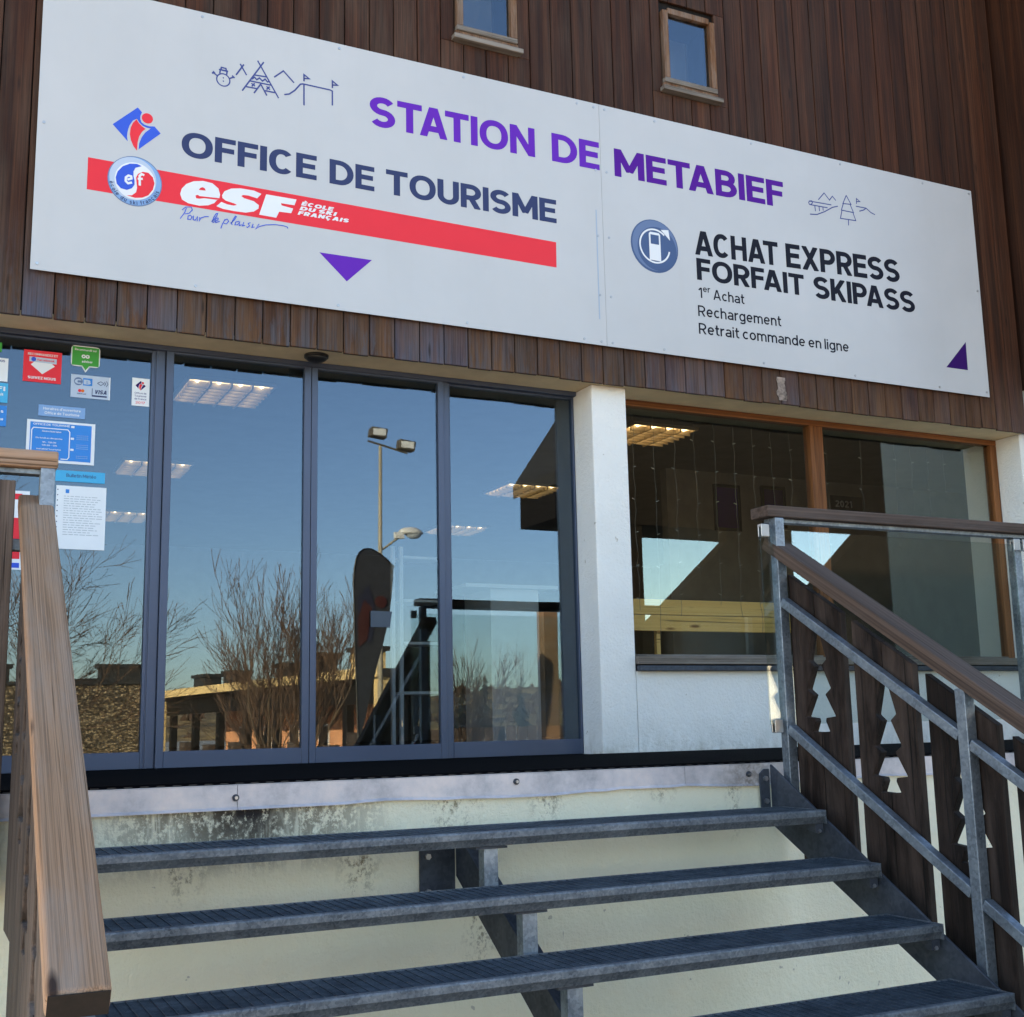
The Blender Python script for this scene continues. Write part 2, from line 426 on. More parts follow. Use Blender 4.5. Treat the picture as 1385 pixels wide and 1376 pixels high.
class MB:
    def __init__(self):
        self.v = []; self.f = []
    def poly(self, pts):
        n = len(self.v); self.v += [tuple(p) for p in pts]; self.f.append(tuple(range(n, n + len(pts)))); return self
    def box(self, x0, y0, z0, x1, y1, z1):
        n = len(self.v)
        self.v += [(x0, y0, z0), (x1, y0, z0), (x1, y1, z0), (x0, y1, z0), (x0, y0, z1), (x1, y0, z1), (x1, y1, z1), (x0, y1, z1)]
        for q in ((0, 3, 2, 1), (4, 5, 6, 7), (0, 1, 5, 4), (1, 2, 6, 5), (2, 3, 7, 6), (3, 0, 4, 7)):
            self.f.append(tuple(n + i for i in q))
        return self
    def prism(self, pts, off):
        """closed polygon (3D, counter-clockwise seen against off) swept along off"""
        n = len(self.v); k = len(pts); off = Vector(off)
        self.v += [tuple(p) for p in pts] + [tuple(Vector(p) + off) for p in pts]
        self.f.append(tuple(reversed(range(n, n + k)))); self.f.append(tuple(range(n + k, n + 2 * k)))
        for i in range(k):
            j = (i + 1) % k
            self.f.append((n + i, n + j, n + k + j, n + k + i))
        return self
    def tube(self, pts, rad, ns=8, cap=True):
        pts = [Vector(p) for p in pts]
        if not hasattr(rad, '__len__'): rad = [rad] * len(pts)
        n0 = len(self.v); ref = None
        for i, p in enumerate(pts):
            d = (pts[min(i + 1, len(pts) - 1)] - pts[max(i - 1, 0)])
            d = d.normalized() if d.length > 1e-9 else Vector((0, 0, 1))
            if ref is None:
                ref = d.orthogonal().normalized()
            a = (ref - d * ref.dot(d)); a = a.normalized() if a.length > 1e-6 else d.orthogonal().normalized()
            ref = a; b = d.cross(a)
            for j in range(ns):
                t = 2 * math.pi * j / ns
                self.v.append(tuple(p + (a * math.cos(t) + b * math.sin(t)) * rad[i]))
        for i in range(len(pts) - 1):
            for j in range(ns):
                k = (j + 1) % ns
                self.f.append((n0 + i * ns + j, n0 + i * ns + k, n0 + (i + 1) * ns + k, n0 + (i + 1) * ns + j))
        if cap:
            self.f.append(tuple(reversed(range(n0, n0 + ns))))
            e = n0 + (len(pts) - 1) * ns
            self.f.append(tuple(range(e, e + ns)))
        return self
    def build(self, name, mat, parent=None, label=None, smooth=False, bevel=0.0, seg=2, fix=True, kind=None):
        xs = list(zip(*self.v))
        c = Vector([(min(a) + max(a)) / 2 for a in xs])
        me = bpy.data.meshes.new(name)
        me.from_pydata([(x - c.x, y - c.y, z - c.z) for x, y, z in self.v], [], self.f)
        if fix:
            bm = bmesh.new(); bm.from_mesh(me)
            bmesh.ops.recalc_face_normals(bm, faces=bm.faces)
            bm.to_mesh(me); bm.free()
        me.materials.append(mat)
        if smooth:
            for p in me.polygons: p.use_smooth = True
        o = put(name, me, c, parent)
        if bevel > 0:
            b = o.modifiers.new('edge', 'BEVEL'); b.width = bevel; b.segments = seg; b.limit_method = 'ANGLE'; b.angle_limit = R(40)
        if label: o['label'] = label
        if kind: o['kind'] = kind
        return o

def beam(name, p0, p1, w, h, mat, parent=None, up=(0, 0, 1), bevel=0.004, seg=2):
    """timber or tube whose local X runs from p0 to p1; w across, h along up"""
    p0 = Vector(p0); p1 = Vector(p1); d = p1 - p0; L = d.length; x = d.normalized()
    y = Vector(up).cross(x).normalized(); z = x.cross(y)
    rot = Matrix((x, y, z)).transposed()
    m = MB().box(-L / 2, -w / 2, -h / 2, L / 2, w / 2, h / 2)
    me = bpy.data.meshes.new(name); me.from_pydata(m.v, [], m.f); me.materials.append(mat)
    o = put(name, me, (p0 + p1) / 2, parent, rot)
    if bevel > 0:
        b = o.modifiers.new('edge', 'BEVEL'); b.width = bevel; b.segments = seg; b.limit_method = 'ANGLE'
    return o
def twin(o, loc, parent=None, label=None):
    """a copy of one object, its mesh shared"""
    c = o.copy(); COL.objects.link(c)
    WL[c.name] = Vector(loc)
    p = parent if parent is not None else o.parent
    if p is not None:
        c.parent = p; c.location = Vector(loc) - wl(p)
    else:
        c.location = loc
    if label: c['label'] = label
    return c
# ------------------------------------------------------------------ lettering (stroke-built grotesque letters, printed flat)
def arc(cx, cy, rx, ry, a0, a1, n=12, e=2.0):
    out = []
    for i in range(n + 1):
        a = R(a0 + (a1 - a0) * i / n)
        c, s = math.cos(a), math.sin(a)
        out.append((cx + rx * math.copysign(abs(c) ** (2 / e), c), cy + ry * math.copysign(abs(s) ** (2 / e), s)))
    return out
def glyph(ch, t):
    """(width, strokes); a stroke = (points, closed, clip to body)"""
    h = t / 2; xh = 0.73
    S = []
    def a(pts, closed=False, clip=None): S.append((pts, closed, clip))
    def vs(x, y0=0.0, y1=1.0): a([(x, y0), (x, y1)])
    cap = (0.0, 1.0); low = (0.0, xh)
    if ch == ' ': return 0.23, []
    base = {'É': 'E', 'Ç': 'C', 'é': 'e', 'ç': 'c', 'è': 'e'}.get(ch, ch)
    w = {'I': t, 'T': .68, 'S': .69, 'A': .80, 'O': .84, 'N': .75, 'D': .75, 'E': .60, 'F': .57, 'M': .88, 'B': .68, 'C': .72, 'U': .70, 'R': .68, 'H': .70, 'X': .74, 'P': .66, 'K': .70,
         'L': .55, 'V': .74, 'W': 1.0, 'G': .76, 'Z': .62, 'Y': .7, 'Q': .8, 'J': .5}.get(base)
    if base == 'I': vs(h)
    elif base == 'T': vs(w / 2); a([(0, 1 - h), (w, 1 - h)])
    elif base == 'L': vs(h); a([(0, h), (w, h)])
    elif base in 'EF':
        vs(h); a([(0, 1 - h), (w, 1 - h)]); a([(0, .52), (w * .93, .52)])
        if base == 'E': a([(0, h), (w, h)])
    elif base == 'H': vs(h); vs(w - h); a([(0, .52), (w, .52)])
    elif base == 'N': vs(h); vs(w - h); a([(h * .9, 1), (w - h * .9, 0)], clip=cap)
    elif base == 'M': vs(h); vs(w - h); a([(h, 1), (w / 2, .22)], clip=(.22 - h * .2, 1)); a([(w - h, 1), (w / 2, .22)], clip=(.22 - h * .2, 1))
    elif base == 'A': a([(h * 1.1, -.02), (w / 2 - h * .12, 1.02)], clip=cap); a([(w - h * 1.1, -.02), (w / 2 + h * .12, 1.02)], clip=cap); a([(w * .2, .28), (w * .8, .28)])
    elif base == 'V': a([(h * 1.1, 1.02), (w / 2, -.02)], clip=cap); a([(w - h * 1.1, 1.02), (w / 2, -.02)], clip=cap)
    elif base == 'W':
        for p, q in ((h, .27), (.5, .27), (.5, .73), (1 - h, .73)): a([(p * w, 1.02), (q * w, -.02)], clip=cap)
    elif base == 'X': a([(h * 1.1, -.02), (w - h * 1.1, 1.02)], clip=cap); a([(h * 1.1, 1.02), (w - h * 1.1, -.02)], clip=cap)
    elif base == 'Y': a([(h * 1.1, 1.02), (w / 2, .42)], clip=cap); a([(w - h * 1.1, 1.02), (w / 2, .42)], clip=cap); vs(w / 2, 0, .45)
    elif base == 'Z': a([(0, 1 - h), (w, 1 - h)]); a([(0, h), (w, h)]); a([(h, 0), (w - h, 1)], clip=cap)
    elif base == 'K': vs(h); a([(w - h * 1.2, 1.02), (h * 1.6, .36)], clip=cap); a([(w * .40, .60), (w - h * 1.1, -.02)], clip=cap)
    elif base == 'O': a(arc(w / 2, .5, w / 2 - h, .5 - h, 0, 360, 36, 2.2)[:-1], True)
    elif base == 'C': a(arc(w / 2, .5, w / 2 - h, .5 - h, 42, 318, 26, 2.2))
    elif base == 'G': a(arc(w / 2, .5, w / 2 - h, .5 - h, 42, 345, 24)); a([(w * .55, .42), (w - h * .4, .42)])
    elif base == 'S': a(arc(w / 2, (1.5 - h) / 2, w / 2 - h, (.5 - h) / 2, 28, 270, 16) + arc(w / 2, (h + .5) / 2, w / 2 - h, (.5 - h) / 2, 90, -152, 16)[1:])
    elif base == 'D': a([(h, h), (h, 1 - h)] + arc(w * .42, .5, w - h - w * .42, .5 - h, 90, -90, 14), True)
    elif base == 'U': a([(h, 1)] + arc(w / 2, w / 2, w / 2 - h, w / 2 - h, 180, 360, 12) + [(w - h, 1)])
    elif base == 'J': a([(w - h, 1), (w - h, .3)] + arc(w / 2, .25, w / 2 - h, .25 - h, 0, -170, 10))
    elif base in 'PR':
        vs(h); m = .44; a([(h, 1 - h)] + arc(w * .5, (1 - h + m) / 2, w - h - w * .5, (1 - h - m) / 2, 90, -90, 12) + [(h, m)])
        if base == 'R': a([(w * .48, m + .02), (w - h * 1.1, -.02)], clip=cap)
    elif base == 'B':
        vs(h); a([(h, 1 - h)] + arc(w * .5, (1.52 - h) / 2, w * .93 - h - w * .5, (.48 - h) / 2, 90, -90, 10) + [(h, .52)])
        a([(h, .52)] + arc(w * .5, (h + .52) / 2, w - h - w * .5, (.52 - h) / 2, 90, -90, 10) + [(h, h)])
    elif base in 'acdegbpqouhnmrtilsvfkzx':
        o = .60; r = o / 2 - h; ry = xh / 2 - h
        def bowl(cx, a0=0, a1=360): a(arc(cx, xh / 2, r, ry, a0, a1, 20)[:-1] if a1 - a0 == 360 else arc(cx, xh / 2, r, ry, a0, a1, 18), a1 - a0 == 360)
        w = o
        if base == 'o': bowl(o / 2)
        elif base == 'c': w = .54; bowl(o / 2, 48, 312)
        elif base == 'e': a([(h, xh / 2)] + [(o - h, xh / 2)]); a(arc(o / 2, xh / 2, r, ry, 0, 318, 20))
        elif base == 'a': w = .56; vs(w - h, 0, xh * .7); a(arc(w / 2, xh * .68, w / 2 - h, xh * .32 - h, 0, 150, 8)); a(arc(w / 2 - .02, xh * .3, w / 2 - h - .01, xh * .30 - h, 90, 330, 12)); a([(w / 2 - .02, xh * .6 - h), (w - h, xh * .6 - h)])
        elif base == 'd': bowl(o / 2); vs(o - h, 0, 1)
        elif base == 'b': bowl(o / 2); vs(h, 0, 1)
        elif base == 'p': bowl(o / 2); vs(h, -.26, xh)
        elif base == 'q': bowl(o / 2); vs(o - h, -.26, xh)
        elif base == 'g': bowl(o / 2); a([(o - h, xh), (o - h, -.05)] + arc(o / 2, -.05, o / 2 - h, .2 - h, 0, -150, 10))
        elif base == 'u': w = .56; a([(h, xh)] + arc(w / 2, w / 2, w / 2 - h, w / 2 - h, 180, 360, 10)); vs(w - h, 0, xh)
        elif base in 'hn': w = .56; vs(h, 0, 1 if base == 'h' else xh); a(arc(w / 2, xh - w / 2, w / 2 - h, w / 2 - h, 180, 0, 10) + [(w - h, 0)])
        elif base == 'm': w = .90; vs(h, 0, xh); q = (w - h * 2) / 4; [a(arc(c0, xh - q - h, q, q, 180, 0, 8) + [(c0 + q, 0)]) for c0 in (h + q, h + 3 * q)]
        elif base == 'r': w = .36; vs(h, 0, xh); a(arc(h + .26, xh - .26 - h, .26, .26, 180, 80, 8))
        elif base == 't': w = .36; a([(w * .42, .95), (w * .42, .22)] + arc(w * .42 + .16, .22, .16, .22 - h, 180, 290, 6)); a([(0, xh - h), (w, xh - h)])
        elif base == 'f': w = .36; a([(w * .42, 0), (w * .42, .8)] + arc(w * .42 + .16, .8, .16, .2 - h, 180, 80, 6)); a([(0, xh - h), (w, xh - h)])
        elif base == 'i': w = t; vs(h, 0, xh); vs(h, .84, .84 + t * 1.05)
        elif base == 'l': w = t; vs(h, 0, 1)
        elif base == 's': w = .5; m = xh / 2; a(arc(w / 2, (xh - h + m) / 2, w / 2 - h, (xh - h - m) / 2, 28, 270, 12) + arc(w / 2, (h + m) / 2, w / 2 - h, (m - h) / 2, 90, -152, 12)[1:])
        elif base == 'v': w = .58; a([(h * 1.1, xh + .02), (w / 2, -.02)], clip=low); a([(w - h * 1.1, xh + .02), (w / 2, -.02)], clip=low)
        elif base == 'x': w = .58; a([(h * 1.1, xh + .02), (w - h * 1.1, -.02)], clip=low); a([(w - h * 1.1, xh + .02), (h * 1.1, -.02)], clip=low)
        elif base == 'k': w = .54; vs(h); a([(w - h * 1.2, xh), (h * 1.6, xh * .36)], clip=low); a([(w * .4, xh * .58), (w - h, 0)], clip=low)
        elif base == 'z': w = .5; a([(0, xh - h), (w, xh - h)]); a([(0, h), (w, h)]); a([(h, 0), (w - h, xh)], clip=low)
    elif base == '1': w = .40; vs(w - h); a([(h, .74), (w - h, 1)], clip=cap)
    elif base == '0': w = .62; a(arc(w / 2, .5, w / 2 - h, .5 - h, 0, 360, 26)[:-1], True)
    elif base == '2': w = .60; a(arc(w / 2, .70, w / 2 - h, .3 - h, 165, -40, 14) + [(h, h)]); a([(0, h), (w, h)])
    elif base == '7': w = .58; a([(0, 1 - h), (w, 1 - h)]); a([(w - h, 1), (w * .3, 0)], clip=cap)
    elif base == '9': w = .60; a(arc(w / 2, .68, w / 2 - h, .32 - h, 0, 360, 20)[:-1], True); a([(w - h, .68), (w - h, .4)] + arc(w / 2, .3, w / 2 - h, .3 - h, 0, -140, 8))
    elif base == '3': w = .58; a(arc(w / 2, .74, w / 2 - h, .26 - h, 150, -90, 12)); a(arc(w / 2, .26 + h * .5, w / 2 - h, .26 - h * .5, 90, -150, 12))
    elif base == "'": w = t; vs(h, .72, 1.0)
    elif base == '-': w = .32; a([(0, .4), (w, .4)])
    elif base == ':': w = t; vs(h, 0, t); vs(h, .5, .5 + t)
    elif base == '/': w = .4; a([(0, 0), (w, 1)])
    elif base == '.': w = t; vs(h, 0, t)
    else: w = .5
    if ch in 'Éé': y0 = 1.08 if ch == 'É' else .84; a([(w * .4, y0), (w * .62, y0 + .2)])
    if ch in 'Çç': a([(w * .5, 0), (w * .55, -.12), (w * .42, -.2)])
    return w, S

def ribbon(pts, width, closed=False):
    """quads along a line with mitred joints"""
    P = [Vector((p[0], p[1])) for p in pts]; n = len(P); L = []; Rr = []
    for i in range(n):
        a = P[i - 1] if (i > 0 or closed) else None
        b = P[(i + 1) % n] if (i < n - 1 or closed) else None
        d1 = (P[i] - a).normalized() if a is not None and (P[i] - a).length > 1e-9 else None
        d2 = (b - P[i]).normalized() if b is not None and (b - P[i]).length > 1e-9 else None
        if d1 is None: d1 = d2
        if d2 is None: d2 = d1
        n1 = Vector((-d1.y, d1.x)); n2 = Vector((-d2.y, d2.x)); m = n1 + n2
        m = m.normalized() if m.length > 1e-6 else n1
        s = min(1.0 / max(m.dot(n1), 0.35), 2.4) * width / 2
        L.append(P[i] + m * s); Rr.append(P[i] - m * s)
    out = []
    for i in range(n if closed else n - 1):
        j = (i + 1) % n
        out.append([Rr[i], Rr[j], L[j], L[i]])
    return out
def clip_y(poly, lo, hi):
    for lim, sgn in ((lo, 1), (hi, -1)):
        res = []
        for i in range(len(poly)):
            p, q = poly[i], poly[(i + 1) % len(poly)]
            ip = (p[1] - lim) * sgn >= 0; iq = (q[1] - lim) * sgn >= 0
            if ip: res.append(p)
            if ip != iq:
                t = (lim - p[1]) / (q[1] - p[1]); res.append((p[0] + (q[0] - p[0]) * t, lim))
        poly = res
        if len(poly) < 3: return []
    return poly
def layout(s, t, track):
    u = 0.0; quads = []; k = 0; wi = 0
    for i, ch in enumerate(s):
        wi += ch == ' '
        w, S = glyph(ch, t)
        sup = s.startswith('1er') and i in (1, 2)              # raised small letters of the ordinal
        for pts, closed, clip in S:
            k += 1
            for q in ribbon(pts, t, closed):
                q = [(p[0] + u, p[1]) for p in q]
                if clip: q = clip_y(q, *clip)
                if sup: q = [(u + (p[0] - u) * .68, .62 + p[1] * .62) for p in q]
                if len(q) >= 3: quads.append((q, k % 7, wi))
        u += (w + (track if ch != ' ' else 0)) * (.68 if sup else 1)
    return u - track, quads
def text(s, x0, x1, zb, cap, y, mat, parent, t=0.2, zb1=None, track=0.10, name='lettering', slant=0.0):
    if cap > .12: return big_text(s, x0, x1, zb, cap, y, mat, parent, t, zb1 if zb1 is not None else zb)
    W, quads = layout(s, t, track)
    sx = (x1 - x0) / W; dz = 0.0 if zb1 is None else (zb1 - zb)
    ms = {}
    for q, k, wi in quads:
        m = ms.setdefault(wi if cap > .06 else 0, MB())          # the larger lines: one piece per word
        m.poly([(x0 + (p[0] + slant * p[1]) * sx, y - 0.0002 - 0.00018 * k, zb + p[1] * cap + dz * p[0] / W) for p in q])
    return [m.build(name, mat, parent, fix=False) for m in ms.values()][0]
KERN = {'TA': -.13, 'AT': -.13, 'FA': -.11, 'PA': -.11, 'AC': -.03, 'KI': -.02, 'HA': -.02}
def kern(s, i): return KERN.get(s[i:i + 2], 0.0)
def big_text(s, x0, x1, zb, cap, y, mat, parent, t, zb1):
    # every letter of the large lines is a piece of its own
    tr = .055; W = sum(glyph(c, t)[0] + (tr if c != ' ' else 0) for c in s) - tr + sum(kern(s, i) for i in range(len(s))); sx = (x1 - x0) / W; u = 0
    for c_i, c in enumerate(s):
        w, S = glyph(c, t); m = MB(); k = 0
        for pts, closed, clip in S:
            k += 1
            for q in ribbon(pts, t, closed):
                if clip: q = clip_y([(p[0], p[1]) for p in q], *clip)
                if len(q) >= 3: m.poly([(x0 + (u + p[0]) * sx, y - .0002 - .00018 * k, zb + p[1] * cap + (zb1 - zb) * (u + p[0]) / W) for p in q])
        if m.v: m.build('letter', mat, parent, fix=False)
        u += w + (tr if c != ' ' else 0) + kern(s, c_i)
def lines(strokes, width, y, mat, parent, name='line_drawing'):
    m = MB(); k = 0
    for pts in strokes:
        k += 1
        for q in ribbon(pts, width):
            m.poly([(p[0], y - 0.0002 - 0.00015 * (k % 9), p[1]) for p in q])
    return m.build(name, mat, parent, fix=False)
def flatpoly(pts, y, mat, parent, name):
    m = MB(); m.prism([(p[0], y, p[1]) for p in pts], (0, -0.0006, 0))
    return m.build(name, mat, parent)
def disc(cx, cz, r, y, mat, parent, name, r0=0.0, n=40):
    m = MB()
    if r0 <= 0:
        return flatpoly([(cx + r * math.cos(2 * math.pi * i / n), cz + r * math.sin(2 * math.pi * i / n)) for i in range(n)], y, mat, parent, name)
    for i in range(n):
        a, b = 2 * math.pi * i / n, 2 * math.pi * (i + 1) / n
        m.poly([(cx + r0 * math.cos(a), y, cz + r0 * math.sin(a)), (cx + r * math.cos(a), y, cz + r * math.sin(a)), (cx + r * math.cos(b), y, cz + r * math.sin(b)), (cx + r0 * math.cos(b), y, cz + r0 * math.sin(b))])
    return m.build(name, mat, parent, fix=False)

# ================================================================== GROUND AND HILLS (setting)
GZ = -1.285
def ground_mat():
    k = NB('packed_ground')
    v = k.coord((1, 1, 1), rand=False, world=True)
    c = k.ramp(k.noise(v, 0.12, 8, 0.65), [(0.35, (0.40, 0.37, 0.32)), (0.55, (0.50, 0.46, 0.39)), (0.75, (0.56, 0.52, 0.44))])  # made pale so the unseen forecourt bounces sun onto the stair wall
    c = k.mix(k.ramp(k.noise(v, 40, 4), [(0.4, 0.0), (0.7, 0.5)]), c, (0.56, 0.54, 0.50))
    k.setp(c, 0.95); k.bump(k.noise(v, 60, 4), 0.5, 0.01)
    return k.m
M['ground'] = ground_mat()
def hill_mat():
    k = NB('winter_hillside')
    v = k.coord((1, 1, 1), rand=False, world=True)
    c = k.ramp(k.noise(v, 0.10, 9, 0.75), [(0.38, (0.07, 0.05, 0.02)), (0.5, (0.36, 0.22, 0.075)), (0.62, (0.68, 0.44, 0.17))])
    k.setp(c, 0.95)
    return k.m
M['hill'] = hill_mat()
g = MB(); N = 24
for i in range(N):
    for j in range(N):
        x0 = -700 + 1400 * i / N; y0 = -700 + 1400 * j / N; s = 1400 / N
        g.poly([(x0, y0, GZ), (x0 + s, y0, GZ), (x0 + s, y0 + s, GZ), (x0, y0 + s, GZ)])
tag(g.build('ground', M['ground'], fix=False), kind='structure')
h = MB(); nx, ny = 90, 18; hr = random.Random(3); idx = {}
def hill_z(x, d):
    base = 3.2 + 2.4 * math.sin(x * 0.011 + 0.8) + 1.2 * math.sin(x * 0.031 + 2) + 0.014 * max(0, x - 60)
    return GZ - 0.4 + base * min(1.0, max(0, d) * 1.25) ** 0.8 * 1.7
for i in range(nx + 1):
    for j in range(ny + 1):
        x = -280 + 620 * i / nx; d = j / ny; y = -170 - 160 * d
        idx[i, j] = len(h.v); h.v.append((x, y, hill_z(x, d) + hr.uniform(-.25, .25)))
for i in range(nx):
    for j in range(ny):
        h.f.append((idx[i, j], idx[i, j + 1], idx[i + 1, j + 1], idx[i + 1, j]))
tag(h.build('hill', M['hill'], smooth=True), kind='structure')

# ================================================================== BUILDING
building = thing('chalet_building', 'two-storey station building with dark plank siding over white stucco walls', 'building', (3.5, 0, 0))
BP = building
SY = -0.33                         # face of the plank siding
SZ = 2.285                         # soffit height
# upper storey boards, one object each
seams = [0.546 + 0.1523 * i for i in range(-7, 46)]
holes = [(2.80, 3.17, 4.44, 5.0), (4.31, 4.69, 4.44, 4.93)]       # the two small windows
bmesh_cache = {}
def board(xa, xb, za, zb, zoff):
    w = xb - xa - 0.006
    m = MB().box(xa + .003, SY, za, xb - .003, SY + .022, zb)
    o = m.build('board', M['siding'], BP, bevel=0.003, seg=1)
    return o
for i in range(len(seams) - 1):
    xa, xb = seams[i], seams[i + 1]
    if xb > 7.42: break
    dz = rnd.uniform(-.005, .005); dy = rnd.uniform(-.002, .002)
    cut = [hh for hh in holes if xa < hh[1] + .03 and xb > hh[0] - .03]
    if cut:
        hx = cut[0]
        o = board(xa, xb, SZ - .010 + dz, hx[2] - .11, 0); o2 = board(xa, xb, hx[3] + .08, 7.2, 0)
        # slim pieces beside the opening
        if xa < hx[0] - .03 - .03: board(xa, hx[0] - .03, hx[2] - .11, hx[3] + .08, 0)
        if xb > hx[1] + .03 + .03: board(hx[1] + .03, xb, hx[2] - .11, hx[3] + .08, 0)
    else:
        o = board(xa, xb, SZ - .010 + dz, 7.2, 0)
        o.location.y += dy
XL = -4.0                          # left end of the building, unseen, set so sun reaches the left handrail
b = MB().box(XL, SY + .024, SZ + .02, 2.79, -.04, 7.2).box(3.18, SY + .024, SZ + .02, 4.30, -.04, 7.2).box(4.70, SY + .024, SZ + .02, 7.415, -.04, 7.2)
b.box(2.79, SY + .024, SZ + .02, 3.18, -.04, 4.43).box(2.79, SY + .024, 5.01, 3.18, -.04, 7.2).box(4.30, SY + .024, SZ + .02, 4.70, -.04, 4.43).box(4.30, SY + .024, 4.94, 4.70, -.04, 7.2)
b.build('upper_wall', M['dark_timber'], BP)
MB().box(XL, SY + .024, SZ, 7.413, .10, SZ + .018).build('soffit', M['soffit'], BP)
MB().box(XL - .7, -1.1, 7.2, 13, 10.6, 7.45).build('roof', M['roof_dark'], BP)
MB().box(XL, SY + .004, SZ + .02, seams[0] - .002, SY + .022, 7.2).build('siding_beyond', M['siding'], BP)
# torn, bleached strip on one board under the sign
_r = random.Random(2); _p = [(5.085 + _r.uniform(-.012, .006), 2.30 + .02 * i) for i in range(9)] + [(5.150 + _r.uniform(-.012, .012), 2.46 - .02 * i) for i in range(9)]
MB().prism([(a, SY - .0015, b_) for a, b_ in _p], (0, -.0015, 0)).build('peeled_strip', flat('bleached_fibres', (0.26, 0.20, 0.17), 0.9, 0, 0.7, 30, 0.8), BP)
# lower storey walls
MB().box(3.70, -.25, 0.0, 3.948, .02, SZ - .001).build('pillar', M['stucco'], BP, bevel=.008)
MB().box(3.949, -.25, 0.0, 7.40, .02, .515).build('wall', M['stucco'], BP)
MB().box(7.402, -.25, 0.0, 7.452, .30, SZ - .001).build('wall', M['stucco'], BP)
MB().box(XL, -.25, 0.0, -.9, .02, SZ - .001).build('wall', M['stucco'], BP)
MB().box(XL, .02, GZ, XL + .2, 10, 7.2).build('wall', M['stucco'], BP)
MB().box(XL + .2, 9.8, GZ, 12.6, 10, 7.2).build('wall', M['stucco'], BP)
# short return wall on the right
MB().box(7.455, -1.25, GZ, 12.6, -.02, 2.62).build('wing_wall', M['stucco'], BP)
MB().box(7.44, -1.27, 2.62, 12.6, -.04, 7.2).build('wing_siding', M['siding'], BP)

# ---- small upper windows
def small_window(x0, x1, z0, z1):
    y = SY - .004
    fr = MB()
    fr.box(x0 - .022, y - .02, z0, x0 + .022, y + .05, z1).box(x1 - .022, y - .02, z0, x1 + .022, y + .05, z1)
    fr.box(x0 + .022, y - .019, z1 - .02, x1 - .022, y + .05, z1 + .022)
    f = fr.build('window_frame', M['old_frame'], BP, bevel=.004)
    MB().box(x0 - .022, y - .021, z0 - .035, x1 + .022, y + .05, z0 - .001).build('bottom_rail', M['old_sill'], f, bevel=.004)
    MB().box(x0 - .05, y - .045, z0 - .105, x1 + .05, y + .03, z0 - .075).build('sill', M['old_sill'], f, bevel=.004)
    MB().box(x0 - .03, y - .008, z0 - .074, x1 + .03, y + .04, z0 - .036).build('sill_board', M['old_frame'], f)
    MB().box(x0 + .022, y + .012, z0, x1 - .022, y + .016, z1 - .02).build('pane', M['door_glass'], f)
    MB().box(x0 + .0, -.03, z0 - .1, x1, .02, z1 + .1).build('dark_room', M['interior_wall'], f)
small_window(2.80, 3.17, 4.44, 5.00)
small_window(4.31, 4.69, 4.44, 4.93)

# ---- glazed entrance
def frame_box(x0, x1, z0, z1, y0, y1, st, rt, bt):
    m = MB()
    m.box(x0, y0, z0, x0 + st, y1, z1).box(x1 - st, y0, z0, x1, y1, z1)
    m.box(x0 + st, y0 + .001, z0, x1 - st, y1 - .001, z0 + bt).box(x0 + st, y0 + .001, z1 - rt, x1 - st, y1 - .001, z1)
    return m
def leaf(name, x0, x1, y, st=.038, bt=.085, label=None, tilt=0.0):
    f = frame_box(x0, x1, .030, 2.255, y - .022, y + .022, st, .012, bt).build(name, M['alu'], BP, bevel=.002, seg=1, label=label)
    p = MB().box(x0 + st - .004, y - .003, .030 + bt - .004, x1 - st + .004, y + .003, 2.25).build('pane', M['door_glass'], f)
    p.rotation_euler = (R(tilt), 0, 0)
    return f
leaf('side_light', -.86, 1.099, -.012, .016, .085, 'fixed glass panel left of the doors, hung with stickers', 0.16)
leaf('sliding_door', 1.157, 1.968, -.035, .040, .085, 'left sliding glass door leaf')
leaf('sliding_door', 1.971, 2.786, -.035, .036, .085, 'right sliding glass door leaf')
leaf('side_light', 2.83, 3.698, .0, .012, .090, 'fixed glass panel beside the white pillar', 0.05)
for x0, x1 in ((1.106, 1.155), (2.791, 2.829)):
    MB().box(x0, -.036, .030, x1, .030, 2.285).build('mullion', M['alu'], BP, bevel=.002, seg=1)
for x0, x1 in ((1.0995, 1.1055),):
    MB().box(x0, -.03, .030, x1, .028, 2.285).build('gasket', M['alu'], BP)
MB().box(2.7865, -.030, .030, 2.7905, .02, 2.25).build('gasket', M['alu_dark'], BP)
MB().box(-.86, -.058, 2.256, 3.70, .03, 2.2845).build('header', M['alu'], BP, bevel=.002, seg=1)
MB().box(-.9, -.07, .012, 3.70, .04, .029).build('threshold', M['mat'], BP)
# sensor over the doors
def half_dome(cx, cy, cz, rx, ry, rz):
    m = MB(); n = 20; rings = 6; ids = []
    for i in range(rings + 1):
        a = math.pi / 2 * i / rings
        ids.append([len(m.v) + j for j in range(n)])
        for j in range(n):
            t = 2 * math.pi * j / n
            m.v.append((cx + rx * math.cos(a) * math.cos(t), cy + ry * math.cos(a) * math.sin(t), cz - rz * math.sin(a)))
    for i in range(rings):
        for j in range(n):
            k = (j + 1) % n; m.f.append((ids[i][j], ids[i][k], ids[i + 1][k], ids[i + 1][j]))
    m.f.append(tuple(ids[0]))
    return m
sen = thing('motion_sensor', 'small round black sensor on the soffit above the sliding doors', 'sensor', (1.955, -.19, 2.28))
half_dome(1.955, -.19, 2.272, .062, .06, .032).build('sensor_dome', M['black'], sen, smooth=True)
MB().tube([(1.955, -.19, 2.284), (1.955, -.19, 2.270)], .068, 24).build('sensor_base', M['black'], sen)

